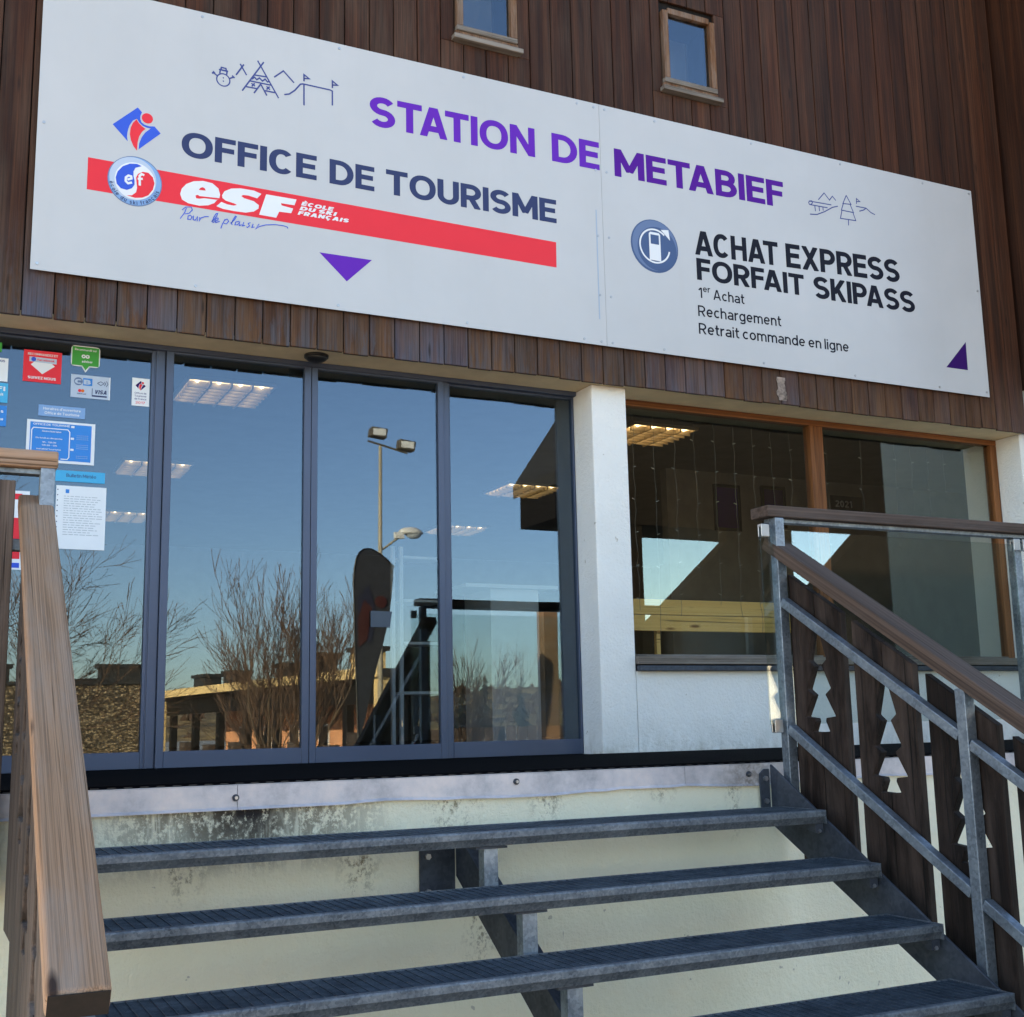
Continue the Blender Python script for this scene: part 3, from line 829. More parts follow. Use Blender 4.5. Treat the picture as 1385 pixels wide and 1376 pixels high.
# ---- big window right of the pillar
wy = .0
fr = MB().box(3.949, wy - .03, SZ - .042, 7.405, wy + .04, SZ - .001).build('window_frame', M['orange_wood_x'], BP, bevel=.004, label='wide orange-stained window with two panes')
MB().box(5.585, wy - .035, .60, 5.70, wy + .04, SZ - .043).build('mullion', M['orange_wood'], fr, bevel=.004)
MB().box(7.335, wy - .032, .60, 7.40, wy + .04, SZ - .043).build('stile', M['orange_wood'], fr, bevel=.004)
MB().box(3.949, wy - .032, .60, 4.0, wy + .04, SZ - .043).build('stile', M['orange_wood'], fr, bevel=.004)
MB().box(3.949, wy - .028, .608, 7.40, wy + .04, .632).build('bottom_rail', M['old_sill'], fr, bevel=.004)
MB().box(4.0, wy, .62, 5.585, wy + .006, SZ - .044).build('pane', M['window_glass'], fr)
MB().box(5.70, wy, .62, 7.335, wy + .006, SZ - .044).build('pane', M['window_glass'], fr)
MB().box(3.951, -.285, .556, 7.398, -.03, .606).build('sill', M['old_sill'], fr, bevel=.004)
MB().box(3.951, -.292, .516, 7.398, -.251, .548).build('drip_edge', M['galv_dark'], fr, bevel=.004)

# ---- the room behind the glass
room = thing('office_room', 'dim office interior seen through the glass front', 'room', (4.5, 4, 0))
tag(room, kind='structure')
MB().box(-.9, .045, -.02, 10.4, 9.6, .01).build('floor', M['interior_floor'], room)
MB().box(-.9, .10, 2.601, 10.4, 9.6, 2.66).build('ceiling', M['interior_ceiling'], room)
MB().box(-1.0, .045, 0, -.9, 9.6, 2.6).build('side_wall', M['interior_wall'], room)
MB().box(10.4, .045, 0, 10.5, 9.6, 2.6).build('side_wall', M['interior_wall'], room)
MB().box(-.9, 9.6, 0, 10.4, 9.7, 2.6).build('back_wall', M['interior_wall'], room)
MB().box(6.4, 3.02, .01, 10.4, 3.12, 2.6).build('partition', M['interior_wall'], room)
MB().box(3.72, .05, 0, 3.94, .25, 2.6).build('column', M['interior_wall'], room)
# louvred ceiling lights
def ceiling_light(x, y, label, proto=[None]):
    if proto[0] is None:
        t = thing('ceiling_light', label, 'ceiling light', (x, y, 2.60), 'square louvred ceiling lights')
        s = .31
        m = MB().box(x - s, y - s, 2.575, x - s + .02, y + s, 2.60).box(x + s - .02, y - s, 2.575, x + s, y + s, 2.60).box(x - s + .02, y - s, 2.575, x + s - .02, y - s + .02, 2.60).box(x - s + .02, y + s - .02, 2.575, x + s - .02, y + s, 2.60)
        m.build('frame', M['louvre'], t)
        for k in range(4):
            xx = x - .225 + .15 * k
            MB().tube([(xx, y - .28, 2.592), (xx, y + .28, 2.592)], .013, 8).build('lamp_tube', M['lamp'], t)
        m = MB()
        for k in range(1, 4):
            xx = x - .29 + .145 * k; m.box(xx - .006, y - .29, 2.548, xx + .006, y + .29, 2.588)
        for k in range(1, 7):
            yy = y - .29 + .083 * k; m.box(x - .29, yy - .006, 2.545, x + .29, yy + .004, 2.5895)
        m.build('louvre', M['louvre'], t)
        MB().box(x - .285, y - .285, 2.596, x + .285, y + .285, 2.5995).build('reflector', M['lamp_back'], t)
        proto[0] = t
        return t
    p = proto[0]; c = p.copy(); COL.objects.link(c); c.location = (x, y, 2.6); c['label'] = label
    for ch in p.children:
        d = ch.copy(); COL.objects.link(d); d.parent = c
    return c
M['lamp_back'] = emit('lit_reflector', (1.0, 0.78, 0.45), 0.35)
for x, y, lb in ((1.95, 1.85, 'louvred ceiling light highest behind the left sliding door'), (1.95, 4.62, 'louvred ceiling light second from the front behind the left door'),
                 (2.05, 7.3, 'farthest louvred ceiling light showing beside the white notice'), (5.62, 4.42, 'louvred ceiling light seen against the dark roof reflection'),
                 (6.0, 7.0, 'farthest and faintest louvred ceiling light behind the right glass panel'), (5.5, 1.84, 'louvred ceiling light behind the top left of the wide window')):
    ceiling_light(x - .06, y, lb)
# shelf unit and counter
t = thing('display_rack', 'white open shelf rack standing behind the right sliding door', 'rack', (3.45, 2.1, 0.01))
for x in (3.235, 3.30, 3.66):
    MB().box(x - .014, 2.0, .011, x + .014, 2.03, 1.56).build('upright', M['white_laminate'], t)
for z in (.45, .82, 1.14, 1.47):
    MB().box(3.315, 1.995, z, 3.645, 2.25, z + .02).build('shelf', M['white_laminate'], t)
t = thing('reception_counter', 'white reception counter with an overhanging top behind the right glass panel', 'counter', (4.25, 2.2, 0.01))
MB().box(4.04, 2.0, .011, 4.46, 2.5, 1.26).build('counter_body', M['white_laminate'], t)
MB().box(3.80, 1.93, 1.262, 4.60, 2.55, 1.29).build('counter_top', M['white_laminate'], t)
t = thing('pine_bench', 'knotty pine board bench standing inside the wide window', 'bench', (5.0, .6, 0.01))
MB().box(3.98, .20, .907, 5.66, .23, 1.008).build('backboard', M['pine'], t, bevel=.003)
MB().box(3.98, .203, .800, 5.66, .233, .904).build('backboard', M['pine'], t, bevel=.003)
for x in (4.56, 5.6): MB().box(x - .14, .24, .011, x - .11, .27, .99).build('bench_post', M['pine'], t)
MB().box(3.98, .28, .45, 5.66, .62, .49).build('seat', M['pine'], t)
for x0, x1, z0, z1, lb in ((6.93, 7.24, 2.02, 2.48, 'dark framed picture on the office wall behind the left window pane'), (7.50, 7.80, 2.08, 2.50, 'dark framed picture on the office wall just left of the orange mullion')):
    t = thing('framed_picture', lb, 'picture', ((x0 + x1) / 2, 3.0, z0), 'pictures on the office wall')
    frame_box(x0, x1, z0, z1, 2.99, 3.015, .03, .03, .03).build('picture_frame', M['black'], t)
    MB().box(x0 + .03, 3.0, z0 + .03, x1 - .03, 3.012, z1 - .03).build('print', M['violet_dark'], t)
t = thing('wall_banner', 'small dark banner with pale numbers hung right of the mullion', 'banner', (8.58, 3.0, 2.3))
MB().box(8.39, 3.0, 2.27, 8.80, 3.015, 2.46).build('cloth', M['ink_black'], t)
text('2021', 8.44, 8.66, 2.34, .07, 2.998, M['grey_ink'], t)
# fairy lights hanging inside the wide window
t = thing('fairy_light_curtain', 'thin strings of tiny lights hanging down inside the wide window', 'string lights', (5.6, .12, 2.2))
fr_ = random.Random(5)
wire = flat('thin_wire', (0.13, 0.13, 0.12), 0.5); M['bulb'] = flat('tiny_bulb', (0.34, 0.34, 0.31), 0.4)
for i in range(19):
    x = 4.22 + i * .163
    if 5.56 < x < 5.72: continue
    L = fr_.uniform(1.0, 1.5) if i < 11 else fr_.uniform(.35, .9)
    if i >= 11 and fr_.random() < .35: continue
    pts = []; z = 2.235; n = int(L / .07)
    for j in range(n + 1):
        pts.append((x + fr_.uniform(-.008, .008), .12 + fr_.uniform(-.006, .006), z - L * j / n))
    s = MB().tube(pts, .0016, 3).build('strand', wire, t)
    m = MB()
    for j in range(2, n, 3):
        p = pts[j]; d = fr_.choice((-1, 1)); m.tube([p, (p[0] + d * .022, p[1], p[2] + .008)], .0028, 4)
    m.build('bulb', M['bulb'], s)

# ================================================================== PLATFORM
plat = thing('entrance_platform', 'raised entrance platform with stained stucco front under a zinc edge', 'platform', (3, -1.2, 0))
MB().box(-3.0, -2.10, GZ, 7.45, -.30, -.004).build('stucco_front', M['stucco_stained'], plat)
MB().box(-3.0, -.298, GZ, 7.45, .04, -.002).build('footing', M['concrete'], plat)
m = MB().box(-3.0, -2.075, .0, 7.45, -.255, .034)
m.build('rubber_mat', M['mat'], plat)
# cleats along the mat's front edge
m = MB(); x = -.2
while x < 7.3:
    m.box(x, -2.083, .006, x + .028, -2.077, .028); x += .056
m.build('mat_edge', M['black'], plat, kind='stuff')
sx = [-3.0, 1.089, 3.02, 7.45]
for i in range(3):
    m = MB(); n = 24; x0, x1 = sx[i] + .001, sx[i + 1] - .001; w = random.Random(20 + i); low = []
    for j in range(n + 1):
        x = x0 + (x1 - x0) * j / n
        bz = -.062 + (.006 * math.sin(x * 5.0) + w.uniform(-.003, .003) if x > 1.5 else 0)
        low.append((x, bz))
    for j in range(n):
        (xa, za), (xb, zb) = low[j], low[j + 1]
        m.prism([(xa, -2.101, za), (xb, -2.101, zb), (xb, -2.101, .020), (xa, -2.101, .020)], (0, -.004, 0))
        m.prism([(xa, -2.105, za + .006), (xb, -2.105, zb + .006), (xb, -2.118, zb - .002), (xa, -2.118, za - .002)], (0, 0, -.002))
    m.box(x0, -2.104, .0205, x1, -2.06, .0225)
    f = m.build('zinc_flashing', M['zinc'], plat)
for x, z in ((1.082, -.023), (2.21, -.010), (3.354, -.022), (4.5, -.02), (5.6, -.02)):
    b_ = MB().tube([(x, -2.100, z), (x, -2.112, z)], .0125, 12).build('screw_washer', M['galv_dark'], plat)
    MB().tube([(x, -2.112, z), (x, -2.120, z)], .0065, 6).build('screw_head', M['steel_bolt'], b_)

# ================================================================== STAIRCASE
stair = thing('metal_staircase', 'galvanised steel staircase of open grating treads rising to the platform', 'staircase', (1.9, -3.0, GZ))
TX0, TX1 = .415, 3.445
RISE, GO = .187, .303
gm = MB()
x = TX0 + .02
while x < TX1 - .01:                                   # bars running front to back
    gm.box(x - .0015, -.282, -.028, x + .0015, -.006, -.001); x += .034
for k in range(1, 25):                                 # fine bars along the tread
    y = -.286 + .0112 * k; gm.box(TX0 + .006, y - .001, -.007, TX1 - .006, y + .001, -.0025)
grate_src = None; tread_src = None; nose_src = None
for i in range(6):
    y = -2.50 - GO * i; z = -.160 - RISE * i
    if i == 0:
        fm = MB().box(TX0, .008, -.032, TX1, .290, -.030 + .002)  # thin lower flange plane keeps the frame closed
        fm = MB().box(TX0, .286, -.032, TX1, .290, 0).box(TX0, .0, -.055, TX0 + .004, .286, 0).box(TX1 - .004, .0, -.055, TX1, .286, 0)
        fm.v = [(a, b_ + y, c + z) for a, b_, c in fm.v]
        tread = fm.build('tread', M['nosing'], stair)
        nm = MB(); prof = [(.022, 0.0), (.006, 0.0), (.002, -.002), (0.0, -.007), (0.0, -.026), (.006, -.034), (.013, -.044), (.018, -.054), (.021, -.051), (.015, -.040), (.008, -.030), (.006, -.006), (.022, -.003)]
        nm.prism([(TX0, y + a, z + c) for a, c in prof], (TX1 - TX0, 0, 0))
        nose = nm.build('nosing', M['nosing'], tread)
        gm.v = [(a, b_ + y + .290, c + z) for a, b_, c in gm.v]
        grate = gm.build('grating', M['grating'], tread, kind='stuff')
        src = (tread, nose, grate)
        srcl = wl(tread).copy(), wl(nose).copy(), wl(grate).copy()
    else:
        d = Vector((0, -GO * i, -RISE * i))
        tr = twin(src[0], srcl[0] + d, stair)
        for s_, l_ in ((src[1], srcl[1]), (src[2], srcl[2])):
            twin(s_, l_ + d, tr)
    # end clips
    for xx in (TX0 + .004, TX1 - .044):
        c = MB().prism([(xx, y + .02, z - .056), (xx, y + .17, z - .056), (xx, y + .17, z - .066), (xx, y + .02, z - .092)], (.04, 0, 0)).build('tread_bracket', M['galv_dark'], stair)
        if xx > 2: MB().tube([(xx + .02, y + .03, z - .088), (xx + .02, y + .016, z - .084)], .008, 6).build('bolt', M['steel_bolt'], c)
SL = .617
def stringer(x0, x1, name='stringer'):
    ya, yb = -2.135, -4.30
    def zt(y): return .018 + SL * (y + 2.135)
    pts = [(x0, ya, zt(ya)), (x0, yb, zt(yb)), (x0, yb - .0, GZ + .02), (x0, yb + .3, GZ + .02), (x0, ya, zt(ya) - .262)]
    return MB().prism(pts, (x1 - x0, 0, 0)).build(name, M['galv_dark'], stair, bevel=.002, seg=1)
s_ = stringer(3.450, 3.462)
s2_ = stringer(.398, .410)
# bolted wall plate at the head of the right stringer
wp = MB().prism([(3.40, -2.1201, -.165), (3.425, -2.1201, -.185), (3.449, -2.1201, -.185), (3.449, -2.1201, -.002), (3.425, -2.1201, -.002), (3.40, -2.1201, -.022)], (0, -.010, 0)).build('wall_plate', M['galv_dark'], stair)
for z in (-.043, -.140):
    bo = MB().tube([(3.437 - .012, -2.1301, z), (3.437 - .012, -2.140, z)], .012, 6).build('bolt', M['steel_bolt'], wp)
# middle carrier under the treads
ms = []
def zm(y): return -.28 + .617 * (y + 2.25)
MB().prism([(1.935, -2.125, zm(-2.125) + .02), (1.935, -4.2, zm(-4.2) + .02), (1.935, -4.2, zm(-4.2) - .15), (1.935, -2.125, zm(-2.125) - .15)], (.012, 0, 0)).build('middle_stringer', M['galv_dark'], stair)
MB().prism([(1.9471, -2.125, zm(-2.125) + .02), (1.9471, -4.2, zm(-4.2) + .02), (1.9471, -4.2, zm(-4.2) + .008), (1.9471, -2.125, zm(-2.125) + .008)], (.05, 0, 0)).build('stringer_flange', M['galv_dark'], stair)
wp2 = MB().box(1.79, -2.118, -.44, 1.934, -2.106, -.235).build('wall_plate', M['galv_dark'], stair)
for z in (-.275, -.405): MB().tube([(1.82, -2.118, z), (1.82, -2.130, z)], .012, 6).build('bolt', M['steel_bolt'], wp2)
for i in range(6):
    y = -2.46 - GO * i; z = -.160 - RISE * i
    st = MB().box(1.90, y - .002, z - .24, 1.955, y + .045, z - .066).build('tread_support', M['galv'], stair)
    MB().box(1.865, y - .01, z - .065, 1.99, y + .06, z - .057).build('support_plate', M['galv_dark'], st)

# ================================================================== RAILINGS
RS = .605
def zrail(y): return .964 + RS * (y + 2.153)              # underside of the handrail
def tree_profile():
    return [(.0, .46), (.012, .45), (.055, .31), (.022, .285), (.074, .185), (.036, .160), (.095, .066), (.034, .060), (.030, .045), (.052, .002), (.0, .0)]
def rail_side(label, cat_label, xr, inner, mat_hand, mat_plank, y_end, shear=0.0, npairs=6):
    """one sloping balustrade: xr = x of the inner face of the posts; inner = +1 when planks lie at larger x"""
    t = thing('stair_railing', label, 'railing', (xr, -2.2, 0))
    def X(y): return xr + shear * (y + 2.17)
    s = inner
    # handrail
    y0, y1 = -2.12, y_end
    hw = .055
    cx = .055 * s
    hz = .030
    p0 = (X(y0) + cx, y0, zrail(y0) + hz); p1 = (X(y1) + cx, y1, zrail(y1) + hz)
    hr_ = beam('handrail', p0, p1, .112, .058, mat_hand, t, bevel=.012 if s < 0 else .006, seg=4)
    d_ = (Vector(p1) - Vector(p0)).normalized(); pe = Vector(p1)
    beam('end_grain', pe + d_ * .0002, pe + d_ * .0022, .106, .052, M['end_grain'], t, bevel=0)
    # posts
    for k, y in enumerate((-2.195, -3.225, -4.20)):
        if y < y_end + .1: continue
        xa, xb = sorted((X(y) + .0 * s, X(y) + .048 * s))
        ztop = 1.118 if k == 0 else zrail(y) - .004
        MB().box(xa, y - .024, (-.25 if k == 0 else SL * (y + 2.135) - .22), xb, y + .024, ztop).build('post', M['galv'], t, bevel=.003)
    # two flat tubes parallel to the stair, inside the posts' line
    for zoff in (.0, -.562):
        for ya, yb in ((-2.221, -3.199), (-3.251, -4.174)):
            if yb < y_end: yb = y_end
            if ya < y_end + .1: continue
            za = .745 + RS * (ya + 2.2) + zoff; zb = .745 + RS * (yb + 2.2) + zoff
            beam('rail', (X(ya) + .022 * s, ya, za), (X(yb) + .022 * s, yb, zb), .040, .040, M['galv'], t, bevel=.003)
    # cut-out planks in pairs, a fir tree between the two
    prof = tree_profile(); first = {}
    for i in range(npairs):
        ys = -2.375 - .397 * i                            # seam of the pair
        if ys - .18 < y_end - .25: break
        zb = ys * RS                                      # reference height
        zref = .155 + RS * (ys + 2.375)
        for side in (1, -1):                              # +1: plank nearer the platform
            a = [(ys + side * (.0025 + w), zref + zr) for w, zr in prof]
            yo = ys + side * .166
            def top(y): return .862 + RS * (y + 2.205)
            zbot = top(ys) - 1.16
            ring = [(yo, top(yo)), (ys + side * .0025, top(ys))] + a + [(ys + side * .0025, zbot), (yo, zbot)]
            xx = X(ys) + .056 * s
            if (side,) in first and shear == 0:
                src_, l0, ys0 = first[(side,)]
                twin(src_, l0 + Vector((0, ys - ys0, RS * (ys - ys0))), t)
                continue
            m = MB(); m.prism([(xx, y, z) for y, z in ring], (.034 * s, 0, 0))
            # n-gon with a concave outline: triangulate
            xs = list(zip(*m.v)); c = Vector([(min(q) + max(q)) / 2 for q in xs])
            me = bpy.data.meshes.new('plank'); me.from_pydata([(p[0] - c.x, p[1] - c.y, p[2] - c.z) for p in m.v], [], m.f)
            bm = bmesh.new(); bm.from_mesh(me)
            bmesh.ops.recalc_face_normals(bm, faces=bm.faces)
            bmesh.ops.triangulate(bm, faces=[f for f in bm.faces if len(f.verts) > 4])
            bm.to_mesh(me); bm.free(); me.materials.append(mat_plank)
            o = put('plank', me, c, t)
            bv = o.modifiers.new('edge', 'BEVEL'); bv.width = .003; bv.segments = 1; bv.limit_method = 'ANGLE'
            first[(side,)] = (o, c, ys)
    return t
rail_side('dark wooden stair railing with fir tree cut-outs between steel rails, right of the steps', '', 3.495, 1, M['rail_dark'], M['plank_dark'], -4.35)
lt = rail_side('weathered stair railing with a broad pale handrail, left of the steps', '', .413, -1, M['rail_wood'], M['plank_grey'], -4.215, shear=.0275)
# platform balustrades
t = thing('glass_railing', 'glass panel railing with a dark timber top along the platform edge', 'railing', (5.3, -2.1, .03))
beam('top_rail', (3.455, -2.155, 1.148), (7.40, -2.155, 1.148), .13, .052, M['rail_dark'], t, bevel=.006)
beam('steel_channel', (3.50, -2.155, 1.112), (7.40, -2.155, 1.112), .05, .018, M['galv'], t, bevel=.002)
for x in (5.045, 6.6):
    MB().box(x, -2.178, -.20, x + .05, -2.13, 1.102).build('post', M['galv'], t, bevel=.003)
gl1 = MB().box(3.425, -2.197, .19, 5.025, -2.188, 1.065).build('glass_panel', M['rail_glass'], t)
gl2 = MB().box(5.115, -2.197, .19, 6.58, -2.188, 1.065).build('glass_panel', M['rail_glass'], t)
for x, z in ((3.445, 1.075), (5.035, 1.08), (5.10, 1.08), (3.46, .20), (5.035, .20)):
    c = MB().box(x - .022, -2.208, z - .045, x + .022, -2.199, z + .012).box(x - .022, -2.186, z - .045, x + .022, -2.179, z + .012).box(x - .022, -2.199, z - .004 + .002, x + .022, -2.186, z + .012)
    c.build('glass_clamp', M['steel_bolt'], t, bevel=.002)
t = thing('plank_railing', 'weathered upright plank balustrade with a pale top rail left of the steps', 'railing', (-1.2, -2.15, .03))
beam('top_rail', (-2.9, -2.165, 1.148), (.42, -2.165, 1.148), .12, .060, M['rail_wood'], t, bevel=.008, seg=3)
beam('steel_channel', (-2.9, -2.165, 1.108), (.385, -2.165, 1.108), .05, .018, M['galv'], t, bevel=.002)
x = .286; first = None
while x > -2.8:
    if first is None:
        first = MB().box(x - .135, -2.235, -.30, x, -2.205, 1.065).build('plank', M['plank_grey'], t, bevel=.003); fl = wl(first).copy(); x_first = x
    else:
        twin(first, fl + Vector((x - x_first, 0, 0)), t)
    x -= .148
for x in (-1.2, -2.7): MB().box(x, -2.19, -.2, x + .05, -2.142, 1.10).build('post', M['galv'], t)
beam('rail', (-2.9, -2.185, .85), (.33, -2.185, .85), .04, .04, M['galv'], t, bevel=.003)
# outlines of the sign's emblems and line drawings, metres on the sign face (x, z)
T_logo_blue = [(0.7911,3.359),(0.915,3.48),(0.9378,3.4569),(0.93,3.4377),(0.9296,3.4172),(0.9369,3.3995),(0.953,3.3889),(0.9769,3.3857),(1.0043,3.3903),(1.0371,3.3562),(0.9266,3.2443),(0.9287,3.2777),(0.9396,3.3146),(0.957,3.3455),(0.9851,3.3746),(0.9667,3.3743),(0.9427,3.3821),(0.9249,3.397),(0.9128,3.4154),(0.8924,3.4006),(0.8752,3.368),(0.867,3.3316),(0.8654,3.3024),(0.8703,3.2786)]
T_logo_red = [(0.9109,3.4115),(0.924,3.3922),(0.9413,3.3771),(0.959,3.3669),(0.9412,3.3469),(0.9274,3.3179),(0.9206,3.2847),(0.9185,3.2352),(0.8996,3.2574),(0.8855,3.2892),(0.8792,3.3225),(0.8823,3.3579),(0.8928,3.3879)]
T_logo_head = [(0.9661,3.4279),(0.9948,3.4251)]
T_yin_blue = [(0.9446,3.1511),(0.9209,3.1591),(0.8847,3.1539),(0.8492,3.1327),(0.8246,3.0995),(0.8156,3.0637),(0.8218,3.0308),(0.8431,3.0092),(0.874,3.0053),(0.8994,3.0196),(0.9116,3.0418),(0.9109,3.0644),(0.905,3.0862),(0.9041,3.1146),(0.9138,3.1365)]
T_yin_red = [(0.9508,3.1206),(0.9795,3.1203),(1.0038,3.099),(1.0127,3.0662),(1.0058,3.0305),(0.9833,2.9949),(0.9526,2.9762),(0.9165,2.9686),(0.875,2.9754),(0.9006,2.98),(0.9207,3.0007),(0.925,3.0271),(0.9216,3.055),(0.9181,3.0829),(0.9278,3.1048)]
T_small_e = [(0.8747,3.0623),(0.8951,3.0718),(0.8932,3.084),(0.8791,3.0859),(0.8666,3.0733),(0.8663,3.0533),(0.878,3.0424),(0.8984,3.0507)]
T_small_f1 = [(0.9592,3.1021),(0.946,3.1065),(0.9359,3.0949),(0.9381,3.0409)]
T_small_f2 = [(0.9261,3.0759),(0.952,3.0807)]
T_big_e = [(1.1475,3.0336),(1.1551,3.0653),(1.1788,3.0962),(1.2171,3.1185),(1.2665,3.1293),(1.3166,3.1255),(1.3495,3.1009),(1.3588,3.068),(1.3556,3.046),(1.3436,3.0346),(1.3297,3.0146),(1.298,2.996),(1.2485,2.985),(1.1921,2.9886),(1.158,3.0038)]
T_e_eye = [(1.245,3.0741),(1.2533,3.0871),(1.2638,3.0928),(1.276,3.0889),(1.2819,3.077)]
T_e_mouth = [(1.2282,3.0391),(1.2401,3.045),(1.2487,3.0397),(1.3578,3.0463),(1.3415,3.035),(1.2758,3.0324),(1.2476,3.0243),(1.2321,3.0246)]
T_big_s = [(1.3696,3.0661),(1.3821,3.0914),(1.4179,3.1134),(1.4687,3.1243),(1.5422,3.1245),(1.5846,3.1127),(1.5613,3.0828),(1.5133,3.0905),(1.484,3.0883),(1.4731,3.0802),(1.4916,3.0703),(1.5432,3.0625),(1.5715,3.0442),(1.5696,3.0245),(1.5441,3.003),(1.5003,2.9892),(1.4348,2.9871),(1.3769,2.9892),(1.3408,2.9982),(1.3668,3.0273),(1.398,3.019),(1.4342,3.0177),(1.4522,3.0255),(1.4339,3.0315),(1.3903,3.0391),(1.3721,3.0512)]
T_big_F = [(1.6113,3.1152),(1.7823,3.1153),(1.7712,3.0794),(1.6941,3.0784),(1.698,3.0657),(1.7638,3.0585),(1.7528,3.0298),(1.685,3.0267),(1.669,2.9888),(1.5738,2.9903)]
T_pour = [[(1.1822,2.9605),(1.1738,2.9326),(1.1511,2.8948)],[(1.1595,2.9452),(1.1786,2.9651),(1.2066,2.97),(1.214,2.9547),(1.1969,2.9328),(1.1761,2.9255)],[(1.2042,2.9228),(1.1924,2.917),(1.1908,2.8979),(1.2048,2.8987),(1.2135,2.9153),(1.2042,2.9228)],[(1.2204,2.924),(1.2188,2.9011),(1.2294,2.8984),(1.2416,2.9216),(1.2401,2.8949)],[(1.2536,2.9199),(1.2506,2.8967),(1.2607,2.9174),(1.2817,2.9285),(1.3008,2.9318)],[(1.3149,2.9054),(1.3282,2.9175),(1.3434,2.9429),(1.3481,2.9582),(1.3403,2.9554),(1.3279,2.9327),(1.3212,2.911),(1.3243,2.9024),(1.3313,2.9066)],[(1.3313,2.9082),(1.3496,2.9204),(1.3515,2.9314),(1.3423,2.9306),(1.334,2.9162),(1.3385,2.9041),(1.3605,2.9146)],[(1.3889,2.9317),(1.3751,2.9026),(1.3663,2.8745)],[(1.384,2.9232),(1.3996,2.935),(1.4085,2.9236),(1.3966,2.9063),(1.3822,2.9076)],[(1.4181,2.9137),(1.4372,2.9338),(1.4498,2.9574),(1.444,2.9595),(1.43,2.9326),(1.4232,2.9108),(1.429,2.9064)],[(1.4648,2.9331),(1.4468,2.9262),(1.442,2.9086),(1.4565,2.911),(1.4685,2.9314),(1.4653,2.9079),(1.4797,2.9165)],[(1.4903,2.9321),(1.4834,2.9094),(1.4979,2.9157)],[(1.5268,2.936),(1.5145,2.9285),(1.522,2.9159),(1.5105,2.9047),(1.5053,2.9093)],[(1.5416,2.9307),(1.5346,2.9088),(1.5492,2.9143)],[(1.5746,2.9363),(1.5545,2.9021),(1.5749,2.9209),(1.6116,2.9371),(1.6635,2.9474),(1.7084,2.9488),(1.7311,2.9448),(1.7349,2.9361)]]
T_icons1 = [[(1.3429,3.774),(1.3455,3.798),(1.3825,3.7985),(1.3811,3.7761)],[(1.3375,3.7975),(1.3887,3.796)],[(1.3485,3.8),(1.3513,3.8127),(1.376,3.8118),(1.3781,3.7989)],[(1.3297,3.7576),(1.3092,3.7709)],[(1.3014,3.7644),(1.3091,3.7762),(1.3172,3.768)],[(1.3975,3.7564),(1.4171,3.769)],[(1.4108,3.7776),(1.4247,3.7653)],[(1.4324,3.7859),(1.4748,3.8585)],[(1.4541,3.8584),(1.4915,3.7982)],[(1.4682,3.7),(1.5866,3.8997)],[(1.5517,3.9004),(1.6736,3.7005)],[(1.5354,3.8096),(1.6019,3.8134)],[(1.5201,3.7811),(1.5356,3.7961),(1.5484,3.7842),(1.564,3.7979),(1.5801,3.7833),(1.5957,3.7984),(1.6087,3.7844),(1.6213,3.7906)],[(1.5077,3.7682),(1.6312,3.7691)],[(1.4896,3.729),(1.5492,3.7303)],[(1.534,3.6999),(1.5709,3.7622),(1.6067,3.7012)],[(1.5936,3.7281),(1.6541,3.7287)],[(1.5186,3.7558),(1.5396,3.743)],[(1.5374,3.7601),(1.5208,3.7374)],[(1.604,3.7562),(1.6239,3.7403)],[(1.6218,3.7588),(1.6042,3.7372)],[(1.6465,3.8216),(1.6992,3.872),(1.7607,3.8135)],[(1.7054,3.7293),(1.7343,3.7391),(1.7664,3.7688),(1.7985,3.8138),(1.8148,3.8188),(1.9734,3.8172),(1.9861,3.8131),(1.9865,3.7244)],[(1.8187,3.8197),(1.8199,3.6882)],[(1.8186,3.8355),(1.8182,3.8769),(1.8486,3.8583),(1.8184,3.8527)],[(1.986,3.8319),(1.9858,3.8757),(2.0167,3.8562),(1.9859,3.8506)],[(1.3599,3.7525),(1.3661,3.7539)],[(1.3603,3.7326),(1.3665,3.734)]]
T_icons2 = [[(5.5187,3.7818),(5.575,3.8421),(5.6194,3.7969),(5.6481,3.8309),(5.677,3.8043)],[(5.437,3.7573),(5.6338,3.7636)],[(5.4384,3.7319),(5.597,3.7356)],[(5.4291,3.7431),(5.437,3.7573),(5.4577,3.7624),(5.4634,3.7492),(5.4521,3.7344),(5.4384,3.7319),(5.4291,3.7431)],[(5.4824,3.7326),(5.4858,3.6905)],[(5.5199,3.7335),(5.522,3.6968)],[(5.5542,3.7353),(5.5552,3.7069)],[(5.4343,3.6603),(5.4976,3.6684),(5.5685,3.7021),(5.6409,3.7462),(5.6908,3.7636)],[(5.776,3.8611),(5.7403,3.7925),(5.8144,3.7998),(5.776,3.8611)],[(5.7438,3.7931),(5.7218,3.7402),(5.832,3.7406),(5.8055,3.7983)],[(5.727,3.7397),(5.7075,3.6759),(5.8479,3.6826),(5.8266,3.7397)],[(5.7809,3.6784),(5.777,3.6346)],[(5.8648,3.8116),(5.8685,3.8531),(5.8988,3.8351),(5.87,3.83)],[(5.8578,3.793),(5.9519,3.7949),(5.9941,3.7687),(6.0326,3.7593)],[(5.8866,3.7603),(5.9271,3.776),(5.9519,3.7949)]]

